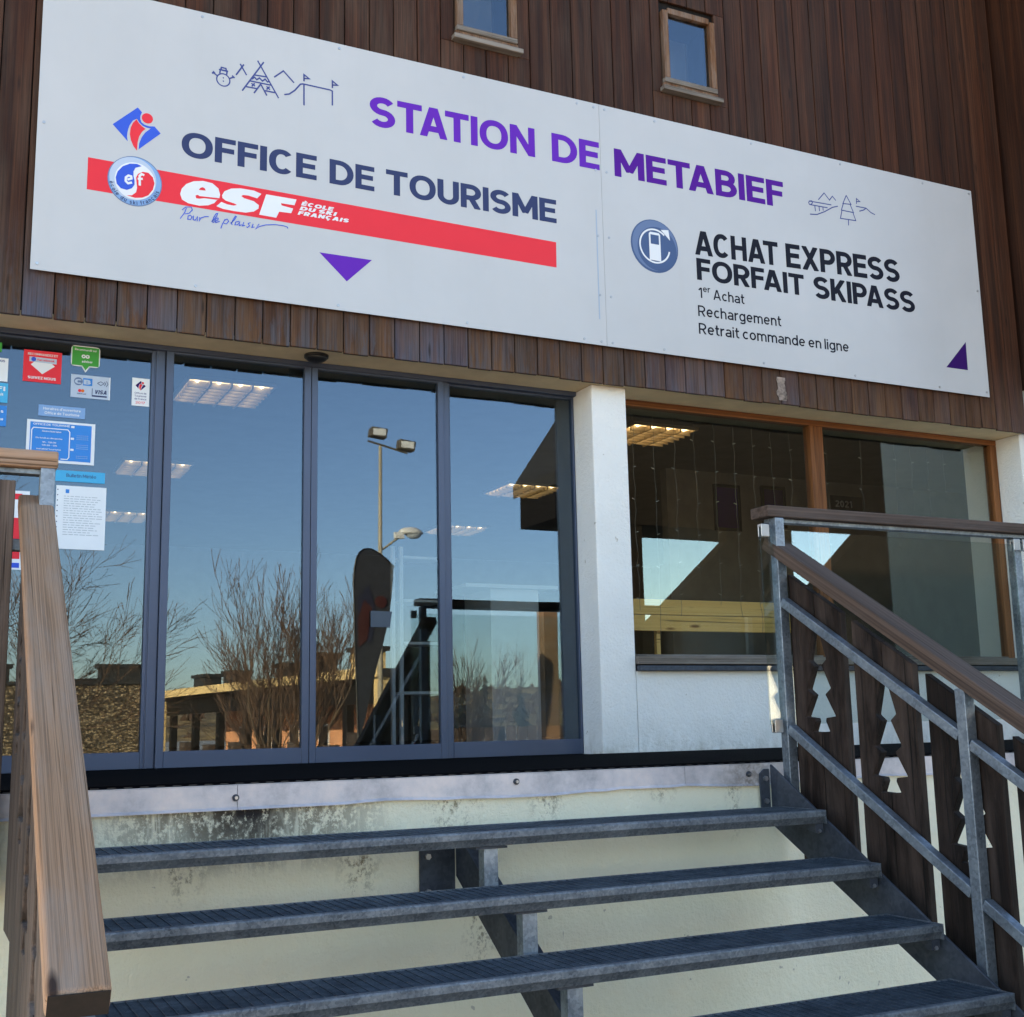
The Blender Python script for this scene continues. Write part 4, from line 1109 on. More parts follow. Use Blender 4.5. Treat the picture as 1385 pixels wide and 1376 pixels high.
# ================================================================== SIGN
sign = thing('sign_board', 'long white station sign with purple, navy and red lettering fixed across the plank siding', 'sign', (3.7, -.352, 2.5))
for x0, x1 in ((.424, 3.7585), (3.7605, 7.012)):
    MB().prism([(x0, -.3555, 2.506), (x1, -.3555, 2.506), (x1, -.3555, 4.118), (x0, -.3555, 4.118)], (0, -.005, 0)).build('sign_panel', M['sign_white'], sign)
SF = -.3606
def rivets():
    pts = [(.455, z) for z in (2.54, 3.30, 4.08)] + [(6.985, z) for z in (2.54, 3.32, 4.09)]
    for x in (3.72, 3.80): pts += [(x, z) for z in (2.53, 2.83, 3.22, 3.66, 4.09)]
    for k in range(1, 5): pts += [(.455 + .81 * k * .97, z) for z in (2.533, 4.09)]
    for k in range(1, 5): pts += [(3.80 + .78 * k - .4, z) for z in (2.533, 4.09)]
    first = None
    for x, z in pts:
        if first is None:
            first = MB().tube([(x, SF, z), (x, SF - .003, z)], .008, 8).build('rivet', M['steel_bolt'], sign); fl = wl(first).copy(); x0, z0 = x, z
        else: twin(first, fl + Vector((x - x0, 0, z - z0)), sign)
rivets()
text('STATION', 2.212, 3.290, 3.650, .190, SF, M['purple'], sign, .2, 3.662)
text('DE', 3.408, 3.750, 3.662, .189, SF, M['purple'], sign, .2, 3.664)
text('METABIEF', 3.860, 5.213, 3.647, .190, SF, M['purple_dim'], sign, .198, 3.666)
text('OFFICE', 1.148, 1.897, 3.252, .146, SF, M['navy'], sign, .198, 3.250)
text('DE', 1.972, 2.240, 3.248, .148, SF, M['navy'], sign, .198, 3.246)
text('TOURISME', 2.311, 3.428, 3.246, .152, SF, M['navy'], sign, .198, 3.253)
text('ACHAT', 4.450, 5.134, 3.212, .168, SF, M['ink_black'], sign, .198, 3.236)
text('EXPRESS', 5.200, 6.222, 3.238, .172, SF, M['ink_black'], sign, .198, 3.272)
text('FORFAIT', 4.458, 5.342, 3.040, .150, SF, M['ink_black'], sign, .198, 3.052)
text('SKIPASS', 5.425, 6.346, 3.050, .160, SF, M['ink_black'], sign, .198, 3.062)
text('1er Achat', 4.461, 4.828, 2.918, .070, SF, M['ink_black'], sign, .14, 2.922)
text('Rechargement', 4.453, 5.124, 2.792, .074, SF, M['ink_black'], sign, .14, 2.806)
text('Retrait commande en ligne', 4.452, 5.698, 2.672, .074, SF, M['ink_black'], sign, .14, 2.696)
# red band, logos
flatpoly([(.676, 2.975), (3.418, 2.965), (3.420, 3.129), (.676, 3.151)], SF, M['red_ink'], sign, 'red_band')
flatpoly([(1.916, 2.827), (2.076, 2.680), (2.225, 2.829)], SF, M['purple'], sign, 'arrow')
flatpoly([(6.603, 2.689), (6.814, 2.690), (6.817, 2.904)], SF, M['violet_dark'], sign, 'arrow')  # purple of the left arrow, darkened for the sign's dimmer right end
flatpoly([(3.708, 2.673), (3.716, 2.673), (3.717, 3.392), (3.709, 3.392)], SF, M['pale_blue'], sign, 'divider_line')
flatpoly(T_logo_blue, SF, M['blue_ink'], sign, 'emblem')
flatpoly(T_logo_red, SF, M['red_ink'], sign, 'emblem')
disc(.9661, 3.4285, .029, SF, M['red_ink'], sign, 'emblem')
S2 = SF - .0008; S3 = SF - .0016; S4 = SF - .0024
c0 = (.9135, 3.0622)
disc(*c0, .1385, S2, M['steel_blue2'], sign, 'badge_rim')
disc(*c0, .134, S3 + .0002, M['rim_blue'], sign, 'badge_rim')
disc(c0[0] - .010, c0[1] + .012, .119, S3 - .0006, M['rim_light'], sign, 'badge_rim')
disc(*c0, .103, S3 - .0014, M['white_ink'], sign, 'badge_disc')
S5 = S3 - .0024
flatpoly(T_yin_blue, S5, M['blue_ink'], sign, 'badge_emblem')
flatpoly(T_yin_red, S5, M['red_ink'], sign, 'badge_emblem')
lines([T_small_e, T_small_f1, T_small_f2], .012, S5 - .001, M['white_ink'], sign, 'badge_letters')
def arc_text(s, cx, cz, r, a0, a1, cap, y, mat, parent, t=.14):
    m = MB(); W = sum(glyph(ch, t)[0] + .2 for ch in s); u = 0; k = 0
    for ch in s:
        w, S = glyph(ch, t); a = R(a0 + (a1 - a0) * (u + w / 2) / W)
        ca, sa = math.cos(a), math.sin(a)                       # letters stand on the rim, heads inwards
        for pts, closed, clip in S:
            k += 1
            for q in ribbon(pts, t, closed):
                if clip: q = clip_y([(p[0], p[1]) for p in q], *clip)
                if len(q) < 3: continue
                m.poly([(cx + (r - p[1] * cap) * ca + (p[0] - w / 2) * cap * -sa, y - .0002 - .00015 * (k % 7), cz + (r - p[1] * cap) * sa + (p[0] - w / 2) * cap * ca) for p in q])
        u += w + .2
    return m.build('lettering', mat, parent, fix=False)
arc_text('école du ski français', *c0, .131, 190, 345, .022, S5, M['navy'], sign)
flatpoly(T_big_e, S2, M['white_ink'], sign, 'big_letter')
flatpoly(T_e_eye, S3, M['red_ink'], sign, 'letter_eye')
flatpoly(T_e_mouth, S3, M['red_ink'], sign, 'letter_eye')
flatpoly(T_big_s, S2, M['white_ink'], sign, 'big_letter')
flatpoly(T_big_F, S2, M['white_ink'], sign, 'big_letter')
text('ÉCOLE', 1.808, 1.990, 3.086, .023, S2, M['white_ink'], sign, .26, 3.083, slant=.2)
text('DU SKI', 1.799, 2.008, 3.057, .023, S2, M['white_ink'], sign, .26, 3.057, slant=.2)
text('FRANÇAIS', 1.789, 2.082, 3.028, .023, S2, M['white_ink'], sign, .26, 3.029, slant=.2)
lines(T_pour, .0046, SF - .0012, M['blue_ink'], sign, 'handwriting')
lines(T_icons1, .0085, SF, M['line_blue'], sign, 'line_drawing')
disc(1.363, 3.7406, .040, SF, M['line_blue'], sign, 'line_drawing', .0325, 28)
lines(T_icons2, .0075, SF, M['line_blue'], sign, 'line_drawing')
# express purchase badge
cp = (4.140, 3.2185)
disc(*cp, .1795, SF, M['steel_blue'], sign, 'badge_disc')
disc(cp[0] + .002, cp[1] + .004, .170, SF - .0008, M['steel_blue2'], sign, 'badge_disc')
disc(cp[0] + .018, cp[1] - .016, .148, SF - .0016, M['steel_blue'], sign, 'badge_disc')
rp = [(cp[0] + .112 * math.cos(R(a)), cp[1] + .112 * math.sin(R(a))) for a in range(48, 349, 6)]
lines([rp], .0115, SF - .0030, M['white_ink'], sign, 'badge_ring')
flatpoly([(cp[0] + .050, cp[1] + .118), (cp[0] + .118, cp[1] + .055), (cp[0] + .108, cp[1] + .125)], SF - .0030, M['white_ink'], sign, 'badge_arrow')
flatpoly([(cp[0] - .043, cp[1] - .098), (cp[0] + .043, cp[1] - .098), (cp[0] + .043, cp[1] + .08), (cp[0] + .033, cp[1] + .092), (cp[0] - .033, cp[1] + .092), (cp[0] - .043, cp[1] + .08)], SF - .0036, M['white_ink'], sign, 'badge_card')
flatpoly([(cp[0] - .031, cp[1] + .012), (cp[0] + .031, cp[1] + .012), (cp[0] + .031, cp[1] + .075), (cp[0] - .031, cp[1] + .075)], SF - .0044, M['steel_blue'], sign, 'badge_card')

# ================================================================== STICKERS AND NOTICES ON THE GLASS
GY = -.0185
def sheet(name, label, cat, x0, x1, z0, z1, mat, dz=0.0, group='stickers and notices on the left glass panel', round_=0):
    t = thing(name, label, cat, ((x0 + x1) / 2, GY, z0), group)
    if round_:
        pts = []
        for cx, cz, a in ((x1 - round_, z0 + round_, -90), (x1 - round_, z1 - round_, 0), (x0 + round_, z1 - round_, 90), (x0 + round_, z0 + round_, 180)):
            pts += [(cx + round_ * math.cos(R(a + k * 22.5)), cz + round_ * math.sin(R(a + k * 22.5))) for k in range(5)]
    else: pts = [(x0, z0), (x1, z0), (x1, z1 + dz), (x0, z1)]
    flatpoly(pts, GY, mat, t, 'sheet')
    return t
L1 = GY - .0008; L2 = GY - .0016
t = sheet('sticker', 'square red sticker with a white heart near the top of the glass', 'sticker', .438, .625, 2.02, 2.190, M['red_ink'])
text('RECOMMANDEZ ET', .458, .605, 2.163, .012, L1, M['white_ink'], t, .16)
text('SUIVEZ NOUS', .462, .600, 2.036, .014, L1, M['white_ink'], t, .2)
flatpoly([(.532, 2.065), (.592, 2.112), (.560, 2.140), (.532, 2.128), (.502, 2.140), (.474, 2.112)], L1, M['white_ink'], t, 'heart')
flatpoly([(.466, 2.128), (.600, 2.124), (.600, 2.152), (.466, 2.154)], L2, M['rim_light'], t, 'strip')
disc(.487, 2.141, .012, L2 - .001, M['blue_ink'], t, 'dot', n=16)
text('facebook', .505, .590, 2.134, .012, L2 - .001, M['red_ink'], t, .16)
t = sheet('sticker', 'green speech-bubble sticker with two round eyes, top of the glass', 'sticker', .670, .816, 2.128, 2.241, M['white_ink'], round_=.018)
flatpoly([(.722, 2.131), (.745, 2.097), (.768, 2.131)], GY, M['white_ink'], t, 'pointer')
flatpoly([(.6755, 2.1335), (.8105, 2.1335), (.8105, 2.2355), (.6755, 2.2355)], L1, M['green_ink'], t, 'face')
flatpoly([(.728, 2.134), (.745, 2.108), (.762, 2.134)], L1 - .0002, M['green_ink'], t, 'pointer')
text('Recommandé sur', .688, .798, 2.214, .012, L2, M['white_ink'], t, .15)
for x in (.733, .753): disc(x, 2.184, .0105, L2, M['white_ink'], t, 'eye', n=18); disc(x, 2.184, .004, L2 - .001, M['green_ink'], t, 'eye', n=12)
text('advisor', .725, .778, 2.150, .013, L2, M['white_ink'], t, .2)
t = sheet('sticker', 'pale blue payment card sticker just under the green one', 'sticker', .675, .874, 1.958, 2.082, M['rim_light'])
flatpoly([(.868, 1.958), (.8735, 1.958), (.8735, 2.082), (.868, 2.082)], L1, M['white_ink'], t, 'edge')
disc(.712, 2.046, .022, L1, M['steel_blue2'], t, 'mark', n=20)
flatpoly([(.735, 2.026), (.782, 2.026), (.782, 2.066), (.735, 2.066)], L1, M['sky_ink'], t, 'mark')
text('CB', .694, .775, 2.032, .026, L2, M['rim_light'], t, .24)
lines([[(.808, 2.045), (.825, 2.055), (.842, 2.045), (.825, 2.034), (.808, 2.045)], [(.843, 2.034), (.850, 2.045), (.843, 2.056)], [(.853, 2.030), (.862, 2.045), (.853, 2.060)]], .003, L1, M['navy'], t, 'mark')
disc(.720, 1.996, .0085, L1, M['red_ink'], t, 'mark', n=16); disc(.735, 1.996, .0085, L2, M['orange_ink'], t, 'mark', n=16)
text('mastercard', .708, .752, 1.976, .008, L1, M['navy'], t, .16)
flatpoly([(.782, 1.970), (.858, 1.970), (.858, 1.978), (.782, 1.978)], L1, M['navy'], t, 'mark')
text('VISA', .794, .856, 1.986, .022, L1, M['navy'], t, .22, slant=.2)
lines([[(.783, 1.978), (.783, 2.014)]], .003, L1, M['navy'], t, 'mark')
t = sheet('sticker', 'small upright white sticker with a red and blue diamond, nearest the door', 'sticker', .986, 1.077, 1.942, 2.096, M['paper'])
k0 = .19; ox, oz = 1.030 - .914 * k0 * 1.0, 2.053 - 3.36 * k0
flatpoly([(p[0] * k0 * 1.15 + 1.030 - .914 * k0 * 1.15, p[1] * k0 * 1.15 + 2.055 - 3.36 * k0 * 1.15) for p in T_logo_blue], L1, M['violet_dark'], t, 'emblem')
flatpoly([(p[0] * k0 * 1.15 + 1.030 - .914 * k0 * 1.15, p[1] * k0 * 1.15 + 2.055 - 3.36 * k0 * 1.15) for p in T_logo_red], L1, M['red_ink'], t, 'emblem')
disc(1.0414, 2.0705, .0062, L1, M['red_ink'], t, 'emblem', n=14)
for s, z in (('Offices de', 2.008), ('Tourisme', 1.992), ('de France', 1.976)): text(s, 1.000, 1.062, z, .010, L1, M['line_blue'], t, .14)
text('2017', 1.006, 1.056, 1.954, .013, L1, M['red_ink'], t, .14)
t = sheet('notice', 'blue strip headed Horaires d\'ouverture above the timetable poster', 'notice', .522, .752, 1.843, 1.902, M['rim_blue'])
text("Horaires d'ouverture", .545, .730, 1.877, .014, L1, M['white_ink'], t, .16)
text('Office de Tourisme', .552, .724, 1.854, .014, L1, M['white_ink'], t, .16)
t = sheet('poster', 'bright blue opening-hours poster with a white border', 'poster', .470, .806, 1.598, 1.820, M['white_ink'])
flatpoly([(.486, 1.612), (.788, 1.612), (.788, 1.808), (.486, 1.808)], L1, M['sky_ink'], t, 'face')
text('OFFICE DE TOURISME', .500, .680, 1.792, .011, L2, M['white_ink'], t, .17)
lines([[(.494, 1.640), (.494, 1.765), (.502, 1.778), (.670, 1.778), (.680, 1.766), (.680, 1.632), (.672, 1.620), (.640, 1.620)]], .005, L2, M['white_ink'], t, 'line_drawing')
text('Horaires Haute Saison', .545, .638, 1.758, .009, L2, M['white_ink'], t, .15)
for s, z, xa, xb in (('Du lundi au dimanche', 1.722, .515, .645), ('9h - 12h30', 1.700, .548, .615), ('13h30 - 17h', 1.684, .545, .620), ('metabief tourisme', 1.664, .520, .640)):
    text(s, xa, xb, z, .008, L2, M['white_ink'], t, .15)
flatpoly([(.530, 1.618), (.628, 1.618), (.628, 1.632), (.530, 1.632)], L2, M['white_ink'], t, 'strip')
for z in (1.790, 1.727, 1.668): flatpoly([(.686, z), (.702, z), (.702, z + .011), (.686, z + .011)], L2, M['white_ink'], t, 'mark')
for z in (1.75, 1.74, 1.73, 1.70, 1.69, 1.68, 1.64, 1.63): text('o o o o o o', .715, .772, z, .004, L2, M['rim_light'], t, .2)
t = sheet('notice', 'cyan strip headed Bulletin Météo below the poster', 'notice', .580, .864, 1.504, 1.562, M['cyan_ink'])
text('Bulletin Météo', .672, .820, 1.528, .018, L1, M['steel_blue'], t, .14)
t = sheet('notice', 'white weather report page in a punched plastic sleeve', 'notice', .626, .874, 1.151, 1.482, M['paper'])
flatpoly([(.672, 1.443), (.690, 1.443), (.690, 1.463), (.672, 1.463)], L1, M['sky_ink'], t, 'mark')
for i in range(11): disc(.634, 1.46 - .028 * i, .003, L1, M['navy'], t, 'punch_hole', n=10)
m = MB(); rr = random.Random(4)
for i in range(17):
    z = 1.425 - .0125 * i; x = .665
    while x < .845 - rr.uniform(0, .05):
        w = rr.uniform(.008, .03); m.poly([(x, L1, z), (x + w, L1, z), (x + w, L1, z + .0035), (x, L1, z + .0035)]); x += w + .005
m.build('small_print', M['grey_ink'], t, fix=False)
t = sheet('sticker', 'white square sticker cut by the left edge, topmost of that column', 'sticker', .20, .366, 2.006, 2.130, M['paper'])
text('SUIVEZ NOUS', .245, .350, 2.108, .012, L1, M['line_blue'], t, .18)
t = sheet('sticker', 'sky blue wireless network sticker at the left edge', 'sticker', .20, .371, 1.894, 1.997, M['cyan_ink'])
text('WIFI', .255, .358, 1.955, .024, L1, M['white_ink'], t, .2)
text('gratuit', .285, .350, 1.93, .014, L1, M['white_ink'], t, .18)
t = sheet('sticker', 'deeper blue sticker with white marks, lowest of the left edge column', 'sticker', .20, .370, 1.770, 1.878, M['sky_ink'])
text('Pass', .29, .355, 1.84, .018, L1, M['white_ink'], t, .18)
text('jeune', .30, .356, 1.80, .016, L1, M['white_ink'], t, .18)
t = sheet('sticker', 'small green sticker just under the soffit at the left edge', 'sticker', .24, .332, 2.162, 2.212, M['green_ink'])
t = sheet('sticker', 'narrow stack of red and white logos glimpsed behind the left railing', 'sticker', .425, .500, 1.035, 1.44, M['paper'])
for z0, z1, mt in ((1.395, 1.425, 'red_ink'), (1.19, 1.30, 'red_ink'), (1.15, 1.185, 'orange_ink'), (1.09, 1.145, 'red_ink'), (1.045, 1.07, 'blue_ink')):
    flatpoly([(.43, z0), (.465, z0), (.465, z1), (.43, z1)], L1, M[mt], t, 'mark')
M['faded_paper'] = flat('faded_paper', (0.06, 0.08, 0.105), 0.8)
t = thing('notice', 'pale sheet taped inside the right sliding door, over the flag reflection', 'notice', (2.39, -.05, .77))
flatpoly([(2.326, .773), (2.442, .773), (2.455, .863), (2.326, .865)], -.0485, M['faded_paper'], t, 'sheet')

# ================================================================== OUT FRONT: what the glass reflects
def branchy(root, name, start, direction, length, radius, depth, r, seg=4, spread=.55, upward=.25, kids=(2, 4), minr=.004, shrink=.72):
    """returns (limb builder, twig builder)"""
    limbs, twigs = MB(), MB()
    def grow(p, d, L, rad, lev):
        pts = [p]; rads = [rad]; n = seg
        for i in range(n):
            d = (d + Vector((r.gauss(0, .10), r.gauss(0, .10), r.gauss(0, .05) + upward * .12))).normalized()
            p = p + d * (L / n); pts.append(p); rads.append(max(minr, rad * (1 - .5 * (i + 1) / n)))
        (limbs if lev >= depth - 1 else twigs).tube(pts, rads, 5 if lev >= depth - 1 else 3, cap=False)
        if lev == 0: return
        for _ in range(r.randint(*kids)):
            k = r.randint(1, n); q = pts[k]
            a = Vector((r.gauss(0, 1), r.gauss(0, 1), r.gauss(0, .5))); a = (a - d * a.dot(d)).normalized()
            nd = (d + a * r.uniform(spread * .5, spread * 1.3) + Vector((0, 0, upward * .5))).normalized()
            grow(q, nd, L * r.uniform(shrink * .75, shrink * 1.1), max(minr, rads[k] * .7), lev - 1)
        grow(pts[-1], d, L * shrink, max(minr, rads[-1]), lev - 1)
    grow(Vector(start), Vector(direction).normalized(), length, radius, depth)
    return limbs, twigs
def tree(name, label, x, y, stems, seed, minr=.006):
    t = thing(name, label, 'tree', (x, y, GZ), 'bare trees mirrored in the glass')
    L, T = MB(), MB()
    for k, (dx, dy, dr, ln, rad, dep, sp, up) in enumerate(stems):
        a, b = branchy(t, '', (x + dx, y + dy, GZ), dr, ln, rad, dep, random.Random(seed + k), spread=sp, upward=up, minr=minr)
        for S_, D_ in ((a, L), (b, T)):
            n = len(D_.v); D_.v += S_.v; D_.f += [tuple(i + n for i in f) for f in S_.f]
    L.build('trunk', M['bark'], t, fix=False)
    T.build('crown', M['twig'], t, fix=False, kind='stuff')
    return t
st = []
rs = random.Random(11)
for k in range(9):
    a = rs.uniform(0, 2 * math.pi); q = rs.uniform(.12, .62)
    st.append((math.cos(a) * .25, math.sin(a) * .25, (math.cos(a) * q, math.sin(a) * q, 1.0), rs.uniform(1.45, 1.9), .048, 4, .58, .5))
tree('bare_tree', 'wide many-stemmed bare tree mirrored across the two sliding doors', 7.1, -18.4, st, 30, .0045)
tree('bare_tree', 'low thin bare tree mirrored in the right glass panel', 12.6, -21.5, [(rs.uniform(-.3, .3), rs.uniform(-.3, .3), (rs.gauss(0, .35), rs.gauss(0, .35), 1), 1.4, .03, 3, .45, .4) for k in range(7)], 50, .006)
tree('bare_tree', 'spreading bare tree mirrored behind the left handrail', .75, -10.2, [(0, 0, (.0, 0, 1), 1.75, .07, 5, .8, .1), (0, 0, (.45, 0, 1), 1.6, .045, 5, .75, .05)], 71, .003)

M['lampbody'] = flat('lamp_body', (0.10, 0.085, 0.065), 0.6)
# lamp mast with twin floodlights and a street lantern
t = thing('lamp_mast', 'tall grey mast with two floodlights and a street lantern on an arm', 'lamp mast', (10.9, -23.4, GZ))
MB().tube([(10.9, -23.4, GZ), (10.9, -23.4, 3.0), (10.9, -23.4, 7.55)], [.085, .065, .045], 10).build('mast', M['mast_paint'], t, smooth=True)
MB().tube([(10.55, -23.4, 7.66), (11.65, -23.35, 7.40)], .03, 6).build('crossbar', M['lampbody'], t)
for x, z, sgn in ((10.82, 7.90, -1), (11.62, 7.62, 1)):
    f = MB().prism([(x - .25, -23.5, z - .12), (x + .20, -23.5, z - .17), (x + .25, -23.5, z + .10), (x - .21, -23.5, z + .14)], (0, .28, 0)).build('floodlight', M['lampbody'], t, bevel=.02)
    MB().box(x - .18, -23.215, z - .10, x + .17, -23.20, z + .08).build('lens', M['white_laminate'], f)
MB().tube([(10.9, -23.4, 4.75), (11.45, -23.4, 5.15)], .03, 6).build('arm', M['mast_paint'], t)
m = half_dome(11.75, -23.4, 5.24, .36, .16, -.18); m2 = m.build('lantern_head', M['white_laminate'], t, smooth=True)
half_dome(11.84, -23.4, 5.235, .22, .13, .13).build('lantern_glass', M['grey_ink'], m2, smooth=True)
MB().box(11.30, -23.48, 5.10, 11.55, -23.32, 5.26).build('lantern_neck', M['white_laminate'], t)

# feather flag
t = thing('feather_flag', 'dark feather flag with a red and blue emblem on a curved pole', 'flag', (4.80, -7.4, GZ))
MB().tube([(4.80, -7.4, GZ), (4.79, -7.4, .2), (4.745, -7.4, 1.4), (4.735, -7.4, 1.95), (4.745, -7.4, 2.10), (4.77, -7.4, 2.22), (4.81, -7.4, 2.295), (4.86, -7.4, 2.335), (4.91, -7.4, 2.345), (4.97, -7.4, 2.34), (5.03, -7.4, 2.31), (5.10, -7.4, 2.265), (5.16, -7.4, 2.22), (5.25, -7.4, 2.13)], .013, 6).build('pole', M['black'], t)
M['flag_cloth'] = flat('flag_cloth', (0.028, 0.033, 0.048), 0.8); M['flag_red'] = flat('flag_red', (0.06, 0.010, 0.012), 0.8); M['flag_blue'] = flat('flag_blue', (0.015, 0.02, 0.05), 0.8)  # the flag's backlit shade is put into these dark colours
flatpoly([(4.80, .10), (4.855, .22), (4.93, .55), (5.02, .90), (5.12, 1.25), (5.175, 1.5), (5.21, 1.75), (5.235, 1.98), (5.24, 2.13), (5.16, 2.21), (5.10, 2.255), (5.03, 2.30), (4.97, 2.325), (4.91, 2.33), (4.86, 2.322), (4.81, 2.28), (4.775, 2.21), (4.75, 2.1), (4.742, 1.95), (4.745, 1.7), (4.75, 1.4), (4.77, .9), (4.785, .6)], -7.395, M['flag_cloth'], t, 'cloth')
MB().prism([(4.78, -7.388, 1.30), (4.95, -7.388, 1.20), (5.02, -7.388, 1.55), (4.92, -7.388, 1.90), (4.78, -7.388, 1.75)], (0, .003, 0)).build('emblem', M['flag_blue'], t)
MB().prism([(4.79, -7.384, 1.15), (4.90, -7.384, 1.25), (4.96, -7.384, 1.62), (4.86, -7.384, 1.72), (4.78, -7.384, 1.50)], (0, .003, 0)).build('emblem', M['flag_red'], t)
MB().tube([(5.07, -7.384, 1.70), (5.07, -7.380, 1.70)], .075, 18).build('emblem', M['flag_red'], t)
MB().box(4.65, -7.55, GZ, 4.95, -7.25, GZ + .05).build('flag_base', M['black'], t)

# porch building
A = Vector((11.0, -53.4, 0)); B = Vector((13.6, -30.0, 0)); ab = B - A; Lb = ab.length; u = ab.normalized(); nrm = Vector((u.y, -u.x, 0))   # nrm: into the building (+x)
def pb(s, d, z): p = A + u * s + nrm * d; return (p.x, p.y, z)
def pbox(s0, s1, d0, d1, z0, z1):
    return MB().prism([pb(s0, d0, z0), pb(s1, d0, z0), pb(s1, d1, z0), pb(s0, d1, z0)], (0, 0, z1 - z0))
t = thing('porch_building', 'low building with a deep timber porch under a cream roof edge, seen mirrored', 'building', pb(12, 3, GZ))
M['orange_wall'] = flat('orange_render', (0.80, 0.36, 0.20), 0.9, 0, 0.3, 1.0)
MB().prism([pb(0, 3.0, GZ), pb(Lb - 9, 3.0, GZ), pb(Lb - 9, 3.3, GZ), pb(0, 3.3, GZ)], (0, 0, 3.0)).build('wall', M['orange_wall'], t)
MB().prism([pb(Lb - 8.9, 3.0, GZ), pb(Lb - .3, .6, GZ), pb(Lb - .3, .8, GZ), pb(Lb - 8.9, 3.3, GZ)], (0, 0, 3.0)).build('wall', M['orange_wall'], t)
MB().prism([pb(-.4, -.5, 1.75), pb(Lb + .3, -.5, 1.75), pb(Lb + .3, .55, 1.75), pb(-.4, 11, 1.75)], (0, 0, .25)).build('roof', M['roof_dark'], t)
pbox(-.5, Lb + .4, -.62, -.51, 1.74, 2.06).build('fascia', M['cream'], t)
pbox(-.4, .25, -.45, .0, GZ, 1.74).build('post', M['cream'], t)
pbox(Lb - .28, Lb + .2, -.4, .5, GZ, 1.74).build('wall', M['cream'], t)
pbox(.3, Lb - .4, 0.0, .12, .95, 1.74).build('upper_panel', M['dark_timber'], t)
n = 7
for i in range(n):
    s = .4 + (Lb - 1.0) * i / n
    pbox(s, s + .34, .13, .4, GZ, .94).build('pier', M['dark_timber'], t)
    pbox(s + 1.5, s + 2.3, .15, .45, GZ, -.30 - .1 * (i % 2)).build('parapet_block', M['plank_grey'], t)
pbox(.3, Lb - .4, .02, .04 + .1, GZ, -1.0).build('parapet', M['dark_timber'], t)
for i in range(4):
    s = 2 + i * 3.1
    f = pbox(s, s + 1.0, 2.93, 2.99, -.75, .35).build('window', M['white_laminate'], t)
    pbox(s + .1, s + .9, 2.90, 2.925, -.65, .25).build('pane', M['black'], f)
for s, w, mt in ((1.0, 1.6, 'roof_dark'), (5.2, 1.2, 'roof_dark'), (11.5, 1.2, 'roof_dark'), (17.6, 1.0, 'roof_dark'), (21.4, 1.0, 'cream')):
    dc = 1.0 if s < 15 else -.35
    c = pbox(s, s + w, dc, dc + .8, 2.0, 2.62).build('chimney', M[mt], t)
    pbox(s - .12, s + w + .12, dc - .1, dc + .9, 2.63, 2.78).build('chimney_cap', M['roof_dark'], c)
# stone building
def stone_mat():
    k = NB('rubble_stone')
    v = k.coord((1, 1, 1), rand=False, world=True)
    vo = k.n('ShaderNodeTexVoronoi'); vo.inputs['Scale'].default_value = 8.0
    mp = k.n('ShaderNodeMapping'); mp.inputs['Scale'].default_value = (1, 1, 1.8); k.l(v, mp.inputs[0]); k.l(mp.outputs[0], vo.inputs['Vector'])
    sp = k.n('ShaderNodeSeparateColor'); k.l(vo.outputs['Color'], sp.inputs[0])
    c = k.ramp(sp.outputs[0], [(0.1, (0.07, 0.05, 0.03)), (0.55, (0.26, 0.18, 0.105)), (0.95, (0.62, 0.47, 0.29))])
    c = k.mix(k.ramp(vo.outputs['Distance'], [(0.3, 0.0), (0.6, 0.8)]), c, (0.03, 0.024, 0.018))
    k.setp(c, 0.95); return k.m
M['stone'] = stone_mat()
t = thing('stone_building', 'brown rubble stone building with a flat top, mirrored at the far left of the glass', 'building', (6.5, -56, GZ))
MB().box(1.0, -62, GZ, 10.7, -53.2, 2.1).build('wall', M['stone'], t)
MB().prism([(.8, -53.05, 2.101), (10.9, -53.05, 2.101), (10.9, -53.05, 2.50), (.8, -53.05, 2.12)], (0, -9, 0)).build('roof', M['roof_dark'], t)
for x, w in ((8.3, 1.9), (2.6, 1.6), (10.1, .7)):
    c = MB().box(x, -56.5, 2.1, x + w, -55.3, 2.95).build('chimney', M['roof_dark'], t)
    MB().box(x - .15, -56.6, 2.951, x + w + .15, -55.2, 3.12).build('chimney_cap', M['roof_dark'], c)

# gabled neighbour to the right
t = thing('gabled_neighbour', 'dark timber gable with an overhanging roof, mirrored as a black shape beside the pillar', 'building', (14, -14, GZ))
MB().prism([(10.5, -12.9, 3.90), (23.0, -12.9, 3.86), (23.0, -12.9, 4.6), (15.6, -12.9, 12.2), (10.5, -12.9, 4.70)], (0, -1.4, 0)).build('gable', M['dark_timber'], t)
MB().prism([(10.40, -12.7, 4.50), (10.40, -12.7, 4.74), (15.6, -12.7, 12.42), (23.4, -12.7, 4.7), (23.4, -12.7, 4.4), (15.6, -12.7, 12.14)], (0, -1.7, 0)).build('roof', M['roof_dark'], t)
MB().box(11.45, -14.4, 1.0, 12.4, -12.95, 3.89).build('wall', M['dark_timber'], t)
MB().box(11.40, -14.45, GZ, 12.45, -12.9, .999).build('plinth', M['stucco'], t)
MB().prism([(12.30, -12.6, 2.0), (14.12, -12.6, 3.62), (14.12, -12.6, 3.92), (23.0, -12.6, 3.92), (23.0, -12.6, GZ), (12.30, -12.6, GZ)], (0, -.3, 0)).build('side_wing', M['dark_timber'], t)

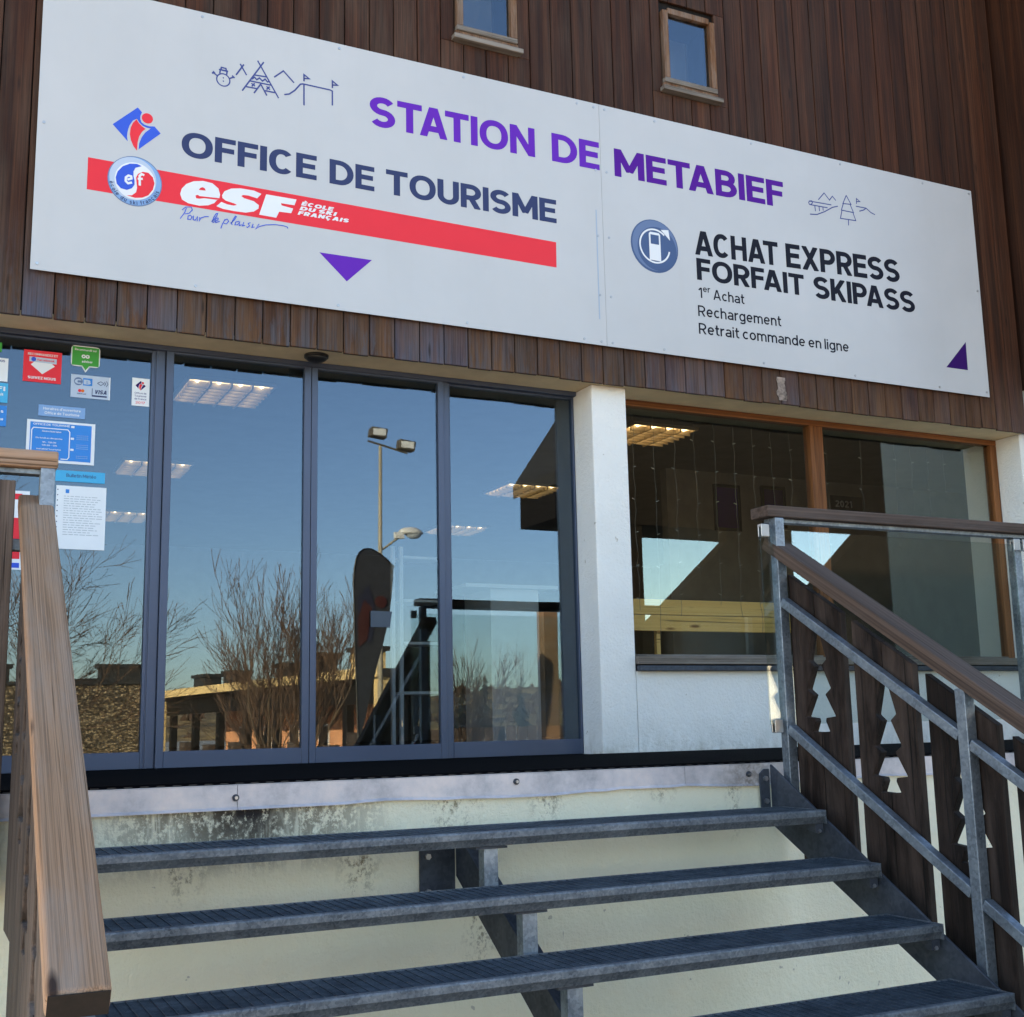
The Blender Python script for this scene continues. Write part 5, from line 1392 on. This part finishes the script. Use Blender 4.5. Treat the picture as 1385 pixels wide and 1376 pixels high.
t = thing('timber_post', 'weathered square timber post mirrored behind the platform railing', 'post', (8.75, -10.0, GZ))
MB().box(8.63, -10.12, GZ, 8.87, -9.88, 1.98).build('shaft', M['rail_wood'], t, bevel=.008)
MB().box(8.60, -10.15, 1.981, 8.90, -9.85, 2.02).build('cap', M['black'], t)
t = thing('low_fence', 'low brown timber fence mirrored along the foot of the right glass panel', 'fence', (14, -27, GZ))
for i in range(26):
    x = 11.2 + i * .36
    MB().box(x, -27.05, GZ, x + .30, -27.0, .06 + .03 * (i % 3)).build('board', M['plank_grey'], t)
MB().box(11.2, -27.1, -.25, 20.5, -27.051, -.13).build('fence_rail', M['plank_grey'], t)

# trees on the skyline
def conifer(x, y, hgt, w, label):
    t = thing('conifer', label, 'tree', (x, y, hill_z(x, .1)), 'conifers on the skyline'); r = random.Random(int(x * 10))
    z0 = GZ
    MB().tube([(x, y, z0), (x, y, z0 + hgt * .95)], [.2, .04], 5).build('trunk', M['bark'], t)
    m = MB()
    for i in range(int(70)):
        f = r.random() ** .8; z = z0 + hgt * (.08 + .9 * f); R_ = w * (1 - f) * r.uniform(.6, 1.1) + .1; a = r.uniform(0, 6.28)
        p = Vector((x, y, z + R_ * .15)); q = Vector((x + R_ * math.cos(a), y + R_ * math.sin(a), z - R_ * .3)); s = Vector((-math.sin(a), math.cos(a), 0)) * R_ * .35
        m.poly([p, q + s, q - s]); m.poly([p + Vector((0, 0, .3)), q + s * .6 - Vector((0, 0, R_ * .3)), q - s * .6 - Vector((0, 0, R_ * .3))])
    m.build('crown', M['fir'], t, fix=False, kind='stuff')
M['fir'] = flat('fir_needles', (0.022, 0.030, 0.014), 0.9, 0, 0.4, 2)
for x, y, hh, w, lb in ((47, -95, 6.0, 1.6, 'dark conifer standing highest on the mirrored skyline'), (45.2, -96, 4.6, 1.5, 'dark conifer left of the highest one on the skyline'),
                        (58, -110, 4.8, 1.7, 'conifer behind the thin bare tree'), (3.6, -70, 5.2, 2.0, 'dark fir behind the stone building')):
    conifer(x, y, hh, w, lb)
m = MB(); r = random.Random(9)
for i in range(420):
    x = r.uniform(20, 260); d = r.uniform(.0, 1.0); y = -170 - 160 * d; z = hill_z(x, d) - .3; hgt = r.uniform(1.2, 4.2); w = hgt * r.uniform(.3, .55)
    for k in range(7):
        a = r.uniform(0, 6.28); p = Vector((x + r.uniform(-w, w) * .5, y, z + hgt * r.uniform(.5, 1))); q = Vector((x + w * math.cos(a), y + w * math.sin(a), z)); s = Vector((w * .35, 0, 0))
        m.poly([p, q + s, q - s])
tag(m.build('hillside_wood', M['twig'], fix=False), 'brown winter wood on the mirrored hillside', 'wood', kind='stuff')
